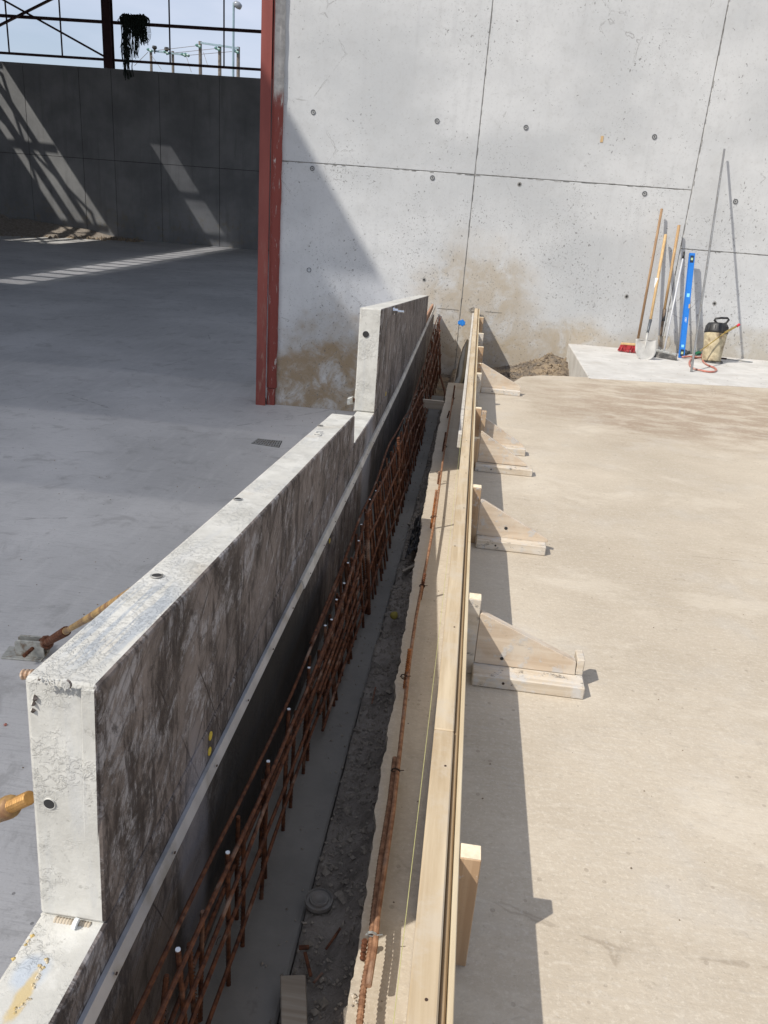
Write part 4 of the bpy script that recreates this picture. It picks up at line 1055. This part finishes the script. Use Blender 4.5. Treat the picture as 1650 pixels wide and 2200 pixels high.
# curved black membrane sheet inside the far formwork
outer = [(1003, 728, 10.6), (993, 748, 10.0), (985, 775, 9.4), (979, 805, 8.9), (973, 832, 8.35), (966, 858, 7.95), (958, 880, 7.7)]
inner = [(1007, 730, 10.6), (1006, 752, 10.0), (1004, 778, 9.4), (1002, 805, 8.9), (1000, 826, 8.4), (975, 858, 8.2), (964, 884, 7.95)]
vs = []
for (a, b) in zip(outer, inner): vs += [YP(*a), YP(*b)]
m = MB(); n = len(outer); m.add(vs, [(2 * i, 2 * i + 1, 2 * i + 3, 2 * i + 2) for i in range(n - 1)])
o = m.build('membrane_sheet', M['plastic'], smooth=True, loc=YP(*outer[3])); s = o.modifiers.new('s', 'SOLIDIFY'); s.thickness = .006
tag(o, 'curved black sheet bent into the trench at the far end of the formwork', 'sheet')
o2 = MB(); o2.tube([YP(*a) for a in outer] + [YP(950, 898, 7.3)], .006, 6); o2.build('sheet_edge', M['greywood'], o)

# ================================================================== BARS LYING ON THE SLAB EDGE
def slabbar(pts, r, z, label, ribs=True, name='long_rebar'):
    P = [G(px, py, z) for px, py in pts]; m = MB()
    dense = []
    for a, b in zip(P[:-1], P[1:]):
        n = max(1, int((b - a).length / .05))
        dense += [a.lerp(b, i / n) for i in range(n)]
    dense.append(P[-1]); m.tube(dense, r, 8)
    if ribs:
        for a, b in zip(P[:-1], P[1:]):
            L = (b - a).length; k = int(L / .010)
            for i in range(k):
                c = a.lerp(b, i / k); d = (b - a).normalized(); m.tube([c - d * .0016, c + d * .0016], r + .0014, 8, cap=False)
    return tag(m.build(name, M['palerust'], loc=P[0]), label, 'rebar')
slabbar([(848, 1630), (838, 1720), (817, 1850), (803, 1960), (796, 2040), (780, 2130), (768, 2240)], .0062, .055, 'near ribbed bar lying doubled along the slab edge')
slabbar([(977, 828), (962, 925), (952, 985), (944, 1045), (935, 1110), (922, 1180), (908, 1250), (893, 1330), (880, 1420), (868, 1530), (856, 1640), (845, 1740), (829, 1850), (812, 1960), (806, 2030), (792, 2118)], .0062, .066, 'long rusty bar tied over the stubs along the whole slab edge', ribs=False)
bpy.data.objects['long_rebar.001'].name = 'long_rebar_tmp'; bpy.data.objects['long_rebar_tmp'].name = 'long_rebar.001'
for i, (a, b, lb) in enumerate((((784, 2018), (779, 2062), 'short rusty stub beside the lower end of the doubled bars'), ((880, 1394), (869, 1478), 'upright ribbed stub tied to the long bar below the third bracket'),
                  ((913, 1232), (903, 1288), 'ribbed stub under the wire tie level with the second post'), ((938, 1052), (926, 1135), 'tall ribbed stub with orange rust beside the third post'),
                  ((944, 1012), (941, 1040), 'small stub just above the tall orange one'), ((958, 928), (951, 970), 'stub level with the fourth bracket'), ((966, 882), (961, 898), 'tiny stub at the end of the timber spacer'),
                  ((977, 828), (972, 870), 'farthest stub near the black sheet'))):
    base = G(b[0], b[1], .005); topz = .0
    top_ = G(a[0], a[1], .0); h = .09 if i in (1, 3) else .065
    # the stub stands up from the slab and leans forward
    t_ = YP(a[0], a[1], base.y + .01)
    m = MB(); threaded(m, base, t_, .0068, .0085, .0018, 8); tag(m.build('stub_bar', mat_rust('orange_rust', (.22, .07, .02), (.45, .18, .06)) if i in (1, 3) else M['rust'], loc=base), lb, 'rebar', 'rusty stubs along the slab edge')
for i, (px, py, lb) in enumerate(((868, 1455, 'wire tie at the foot of the near upright stub'), (907, 1260, 'wire tie holding the long bar level with the second post'), (930, 1112, 'wire tie on the tall orange stub'), (942, 1015, 'wire tie on the small stub'),
                   (956, 960, 'wire tie level with the fourth bracket'), (964, 893, 'wire tie by the timber spacer'), (974, 856, 'farthest wire tie near the black sheet'), (850, 1658, 'wire tie where the doubled bars begin'), (799, 2012, 'pale wire tie near the lower end of the doubled bars'))):
    c = G(px, py, .066); m = MB()
    for k in range(3):
        pts = [c + Vector(((.010 + k * .001) * math.cos(t) , k * .002 - .002 + .001 * t, (.010) * math.sin(t))) for t in [j * .8 for j in range(9)]]
        m.tube(pts, .0011, 4)
    e = c + Vector((.022, .003, .006)); m.tube([c, c + Vector((.012, 0, .006)), e], .0013, 4); m.tube([c, c + Vector((-.014, .004, -.002))], .0013, 4)
    tag(m.build('wire_tie', M['wire'] if i < 8 else M['galv'], loc=c), lb, 'wire tie', 'wire ties on the slab edge bar')
# pale scrap of debris
m = MB()
for k in range(7): rock(m, G(765 + random.uniform(-10, 10), 2148 + random.uniform(-14, 14), .004), random.uniform(.003, .006))
tag(m.build('mortar_crumbs', M['blockw']), 'pale mortar crumbs on the near slab edge', 'crumbs', kind='stuff')

# ================================================================== THINGS IN THE TRENCH
zm = -.215
c = G(685, 1937, zm + .03); lid = thing('round_lid', c, 'round grey plastic lid lying in the trench mud', 'lid')
m = MB(); prof = [(0, .012), (.024, .012), (.026, .006), (.031, .006), (.033, .010), (.036, .009), (.037, .0)]
def lathe(m, c, prof, n=28, mi=0, ax=Vector((0, 0, 1)), sx=1.0):
    c = Vector(c); q = ax.to_track_quat('Z', 'Y'); vs = []; fs = []
    for r, h in prof:
        for k in range(n): a = 2 * math.pi * k / n; vs.append(c + q @ Vector((r * math.cos(a) * sx, r * math.sin(a), h)))
    for i in range(len(prof) - 1):
        for k in range(n): fs.append((i * n + k, i * n + (k + 1) % n, (i + 1) * n + (k + 1) % n, (i + 1) * n + k))
    m.add(vs, fs, mi)
lathe(m, c, prof); m.build('disc', M['lid'], lid, smooth=False)
m = MB(); lathe(m, c + Vector((0, 0, .0122)), [(0, .0), (.016, .0), (.018, .003), (.02, 0)]); m.build('cap', M['lid'], lid, smooth=True)
a, b, c2, d = G(602, 2095, -.17), G(657, 2093, -.17), G(662, 2260, -.15), G(605, 2262, -.15)
m = MB(); m.hexa([p - Vector((0, 0, .016)) for p in (a, b, c2, d)], [a, b, c2, d]); tag(m.build('loose_board', M['greywood'], bevel=.002, loc=a), 'worn grey board lying in the trench at the lower edge', 'board')
c = G(846, 1323, -.17); m = MB(); prof = [(.0, -.016), (.010, -.014), (.017, -.006), (.018, .004), (.013, .014), (.005, .021), (0, .022)]
lathe(m, c, prof, 14, ax=Vector((.5, .3, .8)).normalized()); tag(m.build('yellow_cap', M['yellowdirty'], smooth=True, loc=c), 'dirty yellow plastic cap in the trench mud', 'cap')
c = G(888, 1338, -.14) ; m = MB(); rock(m, c, .012); rock(m, c + Vector((.014, .01, 0)), .009); tag(m.build('white_scrap', M['white'], loc=c), 'small white scrap beside the yellow cap', 'scrap')
for (p, q, w, lb) in (((865, 1228), (893, 1213), .016, 'grey stick lying across the mud beyond the yellow cap'), ((732, 1993), (700, 2040), .006, 'thin dark stick lying aslant beyond the round lid'), ((642, 2036), (664, 2035), .010, 'short brown peg between the lid and the loose board'),
                      ((655, 2046), (668, 2098), .008, 'brown stick leading down to the loose board'), ((807, 1476), (799, 1512), .006, 'thin rusty rod on the mud below the yellow cap'), ((693, 2090), (673, 2112), .006, 'dark splinter to the right of the loose board')):
    a, b = G(*p, -.185), G(*q, -.185); m = MB(); m.bar(a, b, w, w * .6); tag(m.build('stick', M['greywood'] if 'grey' in lb else M['rust'], bevel=.001, loc=a), lb, 'stick')
# crumpled black polythene
pts = [(892, 1128), (912, 1132), (905, 1160), (897, 1195), (880, 1204), (868, 1190), (876, 1160)]
nx, ny = 14, 30; vs = []
for j in range(ny):
    for i in range(nx):
        u, v = i / (nx - 1), j / (ny - 1); l = Vector((lerp(869, 893, v), lerp(1205, 1118, v), 0)); r_ = Vector((lerp(893, 915, v), lerp(1198, 1112, v), 0)); q = l.lerp(r_, u)
        g = G(q.x, q.y, -.16); vs.append((g.x, g.y, -.17 + .06 * fbm(i * .9, j * .55, 3, 4) + .03 * u))
m = MB(); m.add(vs, [(j * nx + i, j * nx + i + 1, (j + 1) * nx + i + 1, (j + 1) * nx + i) for j in range(ny - 1) for i in range(nx - 1)])
tag(m.build('polythene_scrap', M['plastic'], loc=vs[200]), 'crumpled black polythene lying at the slab edge in the trench', 'polythene')

# ================================================================== HALL SIDE: drain, props, bolt
q = [G(540, 953, ZF), G(600, 962, ZF), G(606, 949, ZF), G(553, 944, ZF)]
c0 = sum(q, Vector()) / 4; dr = thing('floor_drain', c0, 'slotted metal drain grate set in the hall floor', 'drain')
m = MB(); m.prism([c0 + (p - c0) * 1.0 + Vector((0, 0, .003)) for p in q], (0, 0, -.002)); m.build('drain_pit', M['hole'], dr)
for i in range(11):
    t0, t1 = i / 11 + .008, i / 11 + .062
    a = [q[0].lerp(q[1], t0), q[0].lerp(q[1], t1), q[3].lerp(q[2], t1), q[3].lerp(q[2], t0)]
    m = MB(); m.prism([p + Vector((0, 0, .012)) for p in a], (0, 0, -.008)); m.build('bar', M['galv'], dr)
for t in (0.0, .31, .65, .97):
    a = [q[0].lerp(q[3], t), q[1].lerp(q[2], t), q[1].lerp(q[2], t + .03), q[0].lerp(q[3], t + .03)]
    m = MB(); m.prism([p + Vector((0, 0, .014)) for p in a], (0, 0, -.008)); m.build('cross_bar', M['galv'], dr)
# push-pull prop foot
zf = ZF; A = G(2, 1416, zf); B = G(88, 1423, zf); C_ = G(108, 1398, zf); D_ = G(20, 1391, zf)
pr = thing('adjustable_prop', A, 'rusty threaded prop on a galvanised foot plate behind the near block', 'prop')
m = MB(); m.prism([p + Vector((0, 0, .012)) for p in (A, B, C_, D_)], (0, 0, -.011)); m.build('foot_plate', M['dirtygalv'], pr, bevel=.002)
ex = (B - A).normalized(); ey = (D_ - A).normalized(); O = A.lerp(B, .32) + (D_ - A) * .25
L = (B - A).length
for k, s in enumerate((0.0, .34)):
    o_ = O + (D_ - A) * s * 1.3 + Vector((0, 0, .012)); wv = ex * L * .72; hh = L * .44
    m = MB(); m.prism([o_, o_ + wv, o_ + wv + Vector((0, 0, hh * .8)), o_ + wv * .9 + Vector((0, 0, hh)), o_ + wv * .1 + Vector((0, 0, hh)), o_ + Vector((0, 0, hh * .85))], (D_ - A).normalized() * .012)
    m.build('cheek_plate', M['dirtygalv'], pr, bevel=.002)
pin = O + ex * L * .56 + Vector((0, 0, .012 + L * .25)); yv = (D_ - A).normalized()
m = MB(); m.tube([pin - yv * .10 - ex * .05, pin + yv * .14], .012, 8); m.build('pin', M['rust'], pr)
R0 = O + ex * L * .72 + yv * .06 + Vector((0, 0, .012 + L * .30)); pj = XP(320, 1252, -.60)
m = MB(); m.tube([R0 - (pj - R0).normalized() * .02, R0 + (pj - R0).normalized() * .09], [.05, .038], 10); m.build('collar', M['rust'], pr)
m = MB(); dv = (pj - R0).normalized(); threaded(m, R0 + dv * .07, R0 + dv * 1.7, .024, .013, .003, 10); m.build('threaded_rod', M['rust'], pr)
m = MB(); m.tube([R0 + dv * 1.68, R0 + dv * 1.72, R0 + dv * 1.76, pj], [.017, .017, .013, .013], 12); m.build('tube', M['strut'], pr)
# near prop entering at the left edge
A = XP(63, 1714, -.612); Bv = G(-700, 2060, ZF); dv = (Bv - A).normalized()
np_ = thing('adjustable_prop', Bv, 'yellow-brown prop with greasy thread at the left edge of the picture', 'prop')
m = MB(); threaded(m, A, A + dv * .09, .0115, .0058, .0022, 14); m.build('threaded_rod', M['thread'], np_)
m = MB(); m.tube([A + dv * .062, A + dv * .070, A + dv * .075, A + dv * .10], [.0165, .019, .0195, .0185], 18); m.build('collar', M['strut'], np_, smooth=True)
m = MB(); m.tube([A + dv * .10, Bv], .0175, 18); m.build('tube', M['strut'], np_, smooth=True)
a = XP(80, 1449, -.590); a = YP(82, 1450, .95); b = YP(46, 1449, .95)
m = MB(); threaded(m, a, b, .0085, .0065, .0022, 12); tag(m.build('threaded_stud', plain('pale_coated_stud', (.55, .45, .36), .6, .2, .2, 40, dirt=(.3, .17, .09)), loc=a), 'short cream threaded stud poking out behind the near block', 'stud')
c = G(12, 1559, ZF); m = MB(); rock(m, c + Vector((0, 0, .006)), .013); tag(m.build('pink_scrap', M['hose'], loc=c), 'tiny pink scrap on the hall floor by the left edge', 'scrap')

# ================================================================== TOOLS BY THE TALL WALL
ZS = .012
def wt(px, py, off): return PL(px, py, WN, (0, 12.0 - off, 0))
def lean(pb, pt, yb, yt):  # bottom and top points of something leaning
    return YP(*pb, yb), YP(*pt, yt)
# broom
b_, t_ = lean((1371, 727), (1422, 448.5), 11.62, 11.96)
br = thing('push_broom', (b_.x, b_.y, ZS), 'broom with red bristles and a brown handle, leftmost of the leaning tools', 'broom')
m = MB(); m.tube([b_, t_], .018, 12); m.build('handle', M['oldash'], br, smooth=True)
h0, h1 = YP(1334, 738, 11.66), YP(1378, 741, 11.60)
m = MB(); m.bar(h0, h1, .075, .028); m.build('head', M['ash'], br, bevel=.004)
for i in range(13):
    p = h0.lerp(h1, (i + .5) / 13); m = MB()
    for k in range(14):
        q = p + Vector((random.uniform(-.010, .010), random.uniform(-.035, .035), -.014))
        e = Vector((q.x - .045 + (p.x - h0.x) * .12 + random.uniform(-.015, .015), q.y - .05 + random.uniform(-.03, .03), ZS + random.uniform(.002, .02)))
        m.tube([q, q.lerp(e, .5) + Vector((0, 0, .006)), e], [.0045, .0042, .003], 4)
    m.build('bristle_tuft', M['bristle'], br)
# pointed shovel facing front
def shovel(tp, jn, so_, tipx, tl, tr, tip, yb, yt, hm, sm, bm_, label, hr=.02):
    P = lambda pt, y: YP(pt[0], pt[1], y)
    top_, j, s_ = P(tp, yt), P(jn, lerp(yb, yt, .33)), P(so_, lerp(yb, yt, .2))
    sh = thing('shovel', (P(tip, yb).x, yb, ZS), label, 'shovel')
    m = MB(); m.tube([j, j.lerp(top_, .5), top_], [hr * .9, hr * 1.0, hr * 1.05], 12); m.build('handle', hm, sh, smooth=True)
    m = MB(); m.tube([s_, s_.lerp(j, .5), j + (j - s_).normalized() * .02], [hr * .85, hr * .95, hr * 1.12], 12); m.build('socket', sm, sh, smooth=True)
    L_, R_, T_ = P(tl, yb + .06), P(tr, yb + .06), P(tip, yb); cx = (L_ + R_) / 2; w = (R_ - L_).length / 2; H = (cx - T_).length
    ax = (R_ - L_).normalized(); dw = (T_ - cx).normalized(); nn = ax.cross(dw).normalized()
    if nn.y > 0: nn = -nn
    nu, nv = 13, 16; vs = []; fs = []
    for j_ in range(nv):
        v = j_ / (nv - 1); wd = w * (1.0 if v < .45 else math.sqrt(max(0.0, 1 - ((v - .45) / .55) ** 2.2)) ); wd = max(wd, .0008)
        for i in range(nu):
            u = -1 + 2 * i / (nu - 1); cup = .020 * u * u * (1 - v * .6) ; rid = -.016 * math.exp(-(u * 4.5) ** 2) * max(0, 1 - v * 1.5)
            vs.append(cx + ax * wd * u + dw * H * v + nn * (cup - rid) )
    fs = [(j_ * nu + i, j_ * nu + i + 1, (j_ + 1) * nu + i + 1, (j_ + 1) * nu + i) for j_ in range(nv - 1) for i in range(nu - 1)]
    m = MB(); m.add(vs, fs); o = m.build('blade', bm_, sh, smooth=True); s = o.modifiers.new('s', 'SOLIDIFY'); s.thickness = .003
    m = MB(); m.tube([s_, cx + dw * H * .12 + nn * .012, cx + dw * H * .45 + nn * .004], [hr * .85, hr * .7, .004], 10); m.build('neck', bm_, sh, smooth=True)
    m = MB(); m.bar(L_ + nn * .012, R_ + nn * .012, .012, .006); m.build('foot_rest', bm_, sh)
    return sh
shovel((1430, 504.5), (1397, 690), (1391, 716), 0, (1365, 729), (1410, 732), (1386, 774), 11.0, 11.95, M['ash'], M['socket'], M['blade'], 'round point shovel with a pale dusty blade and a yellow ash handle')
bpy.data.objects['shovel'].name = 'shovel'
s2 = shovel((1459, 484), (1427, 668), (1418, 735), 0, (1413, 722), (1439, 724), (1427, 752), 11.55, 11.95, M['oldash'] if False else mat_wood('stained_ash_handle', (.52, .35, .17), (.33, .20, .10), 2), M['socket2'], M['blade2'], 'muddy shovel with a long rusty socket behind the squeegee')
m = MB(); a, b = YP(1425, 690, 11.66), YP(1428, 664, 11.7); m.tube([a, b], .0235, 12); m.build('grip_sleeve', M['black'], s2)
m = MB(); a = YP(1409, 640, 11.6)
m = MB(); a, b = YP(1411, 598, 11.62), YP(1408.5, 618, 11.58); m.tube([a, b], .0215, 12); m.build('paper_label', M['white'], bpy.data.objects['shovel'])
# squeegee
b_, t_ = lean((1427, 752), (1470, 541), 11.35, 11.95)
sq = thing('floor_squeegee', (b_.x, b_.y, ZS), 'rubber floor squeegee with a thin aluminium handle', 'squeegee')
m = MB(); m.tube([b_, b_.lerp(t_, .94)], .012, 10); m.build('handle', plain('pale_grey_handle', (.55, .56, .58), .45, 0, .05, 20, bump=0), sq, smooth=True)
m = MB(); m.tube([b_.lerp(t_, .93), t_], [.016, .013], 10); m.build('grip', M['black'], sq, smooth=True)
h0, h1 = YP(1402, 752, 11.4), YP(1454, 764, 11.2)
m = MB(); m.bar(h0 + Vector((0, 0, .008)), h1 + Vector((0, 0, .008)), .05, .035); m.build('head', M['galv'], sq, bevel=.004)
m = MB(); a, b = h0 + Vector((0, -.03, -.0)), h1 + Vector((0, -.03, -.0)); m.hexa([(a.x, a.y - .03, ZS), (b.x, b.y - .03, ZS), (b.x, b.y + .02, ZS), (a.x, a.y + .02, ZS)], [(a.x, a.y, a.z), (b.x, b.y, b.z), (b.x, b.y + .03, b.z), (a.x, a.y + .03, a.z)])
m.build('rubber_blade', M['rubber'], sq, bevel=.003)
# spirit level
b_, t_ = lean((1463.5, 769), (1487, 544), 11.5, 11.93)
lv = thing('spirit_level', (b_.x, b_.y, ZS), 'blue spirit level standing on end against the tall wall', 'spirit level')
d = (t_ - b_).normalized(); sd = Vector((1, 0, 0)); sd = (sd - d * sd.dot(d)).normalized(); nn = d.cross(sd).normalized()
if nn.y > 0: nn = -nn
Wd, Tk = .082, .035; Ll = (t_ - b_).length
m = MB(); m.hexa([b_ + sd * (-Wd / 2) + nn * Tk / 2, b_ + sd * (Wd / 2) + nn * Tk / 2, b_ + sd * (Wd / 2) - nn * Tk / 2, b_ + sd * (-Wd / 2) - nn * Tk / 2],
                 [t_ + sd * (-Wd / 2) + nn * Tk / 2, t_ + sd * (Wd / 2) + nn * Tk / 2, t_ + sd * (Wd / 2) - nn * Tk / 2, t_ + sd * (-Wd / 2) - nn * Tk / 2])
m.build('beam', M['blue'], lv, bevel=.005)
def on_level(name, mat, f0, f1, s0, s1, dep=.0015, off=0.0):
    a = b_ + d * Ll * f0 + nn * (Tk / 2 + .0005 + off); b = b_ + d * Ll * f1 + nn * (Tk / 2 + .0005 + off); m = MB()
    m.prism([a + sd * s0, a + sd * s1, b + sd * s1, b + sd * s0], nn * dep); return m.build(name, mat, lv)
for f in (.035, .93):
    on_level('vial_window', M['vial'], f - .022, f + .045, -.024, .024, .002); on_level('vial', M['vialg'], f, f + .022, -.014, .014, .003, .002)
on_level('rail', plain('darker_blue_enamel', (.015, .14, .48), .35, .1, .05, 20, bump=0), .0, 1.0, -.041, -.033); 
for f0, f1, s0, s1 in ((.58, .615, -.018, .02), (.10, .125, -.02, .016)): on_level('sticker', plain('pale_blue_print', (.25, .62, .85), .5, 0, .05, 20, bump=0), f0, f1, s0, s1)
on_level('finger_hole', M['ash'], .475, .515, .022, .041)
q = Matrix((sd, d, nn)).transposed().to_euler()
rotv = (Matrix((d * -1, sd, nn)).transposed()).to_euler()
text('1987', .038, b_ + d * Ll * .365 + nn * (Tk / 2 + .0012), rotv, M['white'], lv, .0005)
# straightedge
b_, t_ = lean((1485, 799), (1556.5, 320), 10.35, 11.98)
b_ = G(1485, 799, ZS)
se = thing('straightedge', b_, 'very long aluminium straightedge leaning highest of all the tools', 'straightedge')
m = MB(); m.bar(b_, t_, .026, .016, up=(0, 1, 0)); m.build('profile', plain('dark_grey_aluminium', (.20, .20, .20), .6, .3, .1, 9), se, bevel=.002)
m = MB(); m.bar(b_ + Vector((0, -.0125, .004)), t_ + Vector((0, -.0125, -.01)), .006, .004, up=(0, 1, 0)); m.build('rib', M['galv'], se)
# sprayer
yb = 11.35
c0 = YP(1527, 777, yb); c0.z = ZS; c1 = YP(1538.5, 714, yb + .08)
sp = thing('pressure_sprayer', c0, 'cement-caked pressure sprayer with a black pump head and hose', 'sprayer')
ax = (c1 - c0).normalized(); H = (c1 - c0).length
m = MB(); lathe(m, c0, [(0, .004), (.118, .004), (.125, .02), (.128, H * .2), (.135, H * .55), (.150, H * .88), (.148, H * .97), (.12, H * 1.0), (0, H)], 28, ax=ax); m.build('tank', M['tank'], sp, smooth=True)
m = MB(); lathe(m, c0 + Vector((.02, 0, 0)), [(0, .0), (.132, .0), (.14, .008), (.138, .02), (.125, .022)], 28); m.build('base_ring', M['rubber'], sp)
m = MB(); lathe(m, c1, [(.150, -.015), (.158, -.01), (.158, .01), (.150, .045), (.140, .10), (.122, .122), (.06, .128), (0, .13)], 26, ax=ax); m.build('pump_head', M['black'], sp, smooth=True)
for k in range(20):
    a = 2 * math.pi * k / 20; qq = ax.to_track_quat('Z', 'Y'); p = c1 + qq @ Vector((.153 * math.cos(a), .153 * math.sin(a), .0)); m = MB(); m.bar(p, p + ax * .085 - (qq @ Vector((math.cos(a), math.sin(a), 0))) * .008, .010, .008); m.build('grip_rib', M['black'], sp)
tri = [(1552, 698), (1540, 694), (1535, 688), (1537, 684.5), (1550, 683), (1563, 683.5), (1566, 687), (1560, 694), (1552, 698)]
m = MB(); m.tube([YP(a, b, yb + .06) for a, b in tri], .015, 10); m.build('pump_handle', M['black'], sp, smooth=True)
m = MB(); m.tube([YP(1504, 754, yb - .2), YP(1556, 716, yb - .1), YP(1583, 701, yb - .02)], .008, 8); m.build('lance', M['brass'], sp)
m = MB(); m.tube([YP(1557, 715, yb - .1), YP(1582, 701, yb - .03)], .015, 8); m.build('lance_grip', M['brass'], sp)
m = MB(); m.tube([YP(1583, 701, yb - .02), YP(1588.5, 697, yb)], .018, 8); m.build('lance_tip', M['redp'], sp)
m = MB(); m.tube([YP(1563, 712, yb), YP(1575, 700, yb + .05)], .008, 6); m.build('lever', M['galv'], sp)
hp_ = [(1509, 757), (1508, 765), (1511, 777), (1522, 785), (1534, 790), (1539, 795), (1534, 798.5), (1520, 798.5), (1502, 795), (1489, 791), (1482, 784), (1482, 776), (1488, 770), (1503, 768), (1508, 769)]
def smoothpath(pts, z, k=5):
    P = [G(a, b, z) for a, b in pts]; o = []
    for i in range(len(P) - 1):
        p0, p1, p2, p3 = P[max(i - 1, 0)], P[i], P[i + 1], P[min(i + 2, len(P) - 1)]
        for j in range(k):
            t = j / k; o.append(.5 * ((2 * p1) + (p2 - p0) * t + (2 * p0 - 5 * p1 + 4 * p2 - p3) * t * t + (3 * p1 - p0 - 3 * p2 + p3) * t ** 3))
    o.append(P[-1]); return o
m = MB(); m.tube(smoothpath(hp_, ZS + .012), .013, 8); m.build('hose', M['hose'], sp, smooth=True)
# odds and ends behind the level
def prod(name, lb, cat, mat, pts, r, z=.03):
    P = [G(a, b, ZS + z) for a, b in pts]; m = MB(); m.tube(P, r, 8); return tag(m.build(name, mat, smooth=True, loc=P[0]), lb, cat)
prod('trowel_handle', 'green grip lying between the straightedge and the sprayer', 'tool', M['green'], [(1492, 760), (1499, 758), (1509, 757)], [.018, .024, .018])
prod('short_tool', 'blue-grey pipe end lying behind the foot of the straightedge', 'pipe', M['socket'], [(1462, 764), (1476, 757), (1489, 753)], .018)
prod('iron_rod', 'dark rod lying on the pale step right behind the sprayer', 'rod', M['wire'], [(1540, 769), (1561, 771)], .014)
prod('notched_rod', 'thin threaded rod lying on the pale step right of the sprayer', 'rod', M['galv'], [(1562, 771.5), (1617, 778)], .007, .01)
prod('dark_sling', 'dark coiled sling lying against the wall behind the straightedge', 'sling', M['rubber'], [(1470, 758), (1476, 750), (1487, 745), (1494, 748), (1503, 746), (1506, 750)], .03)
prod('red_strap', 'red strap lying behind the spirit level', 'strap', M['hose'], [(1466, 767), (1480, 766), (1498, 767), (1508, 768)], .014)
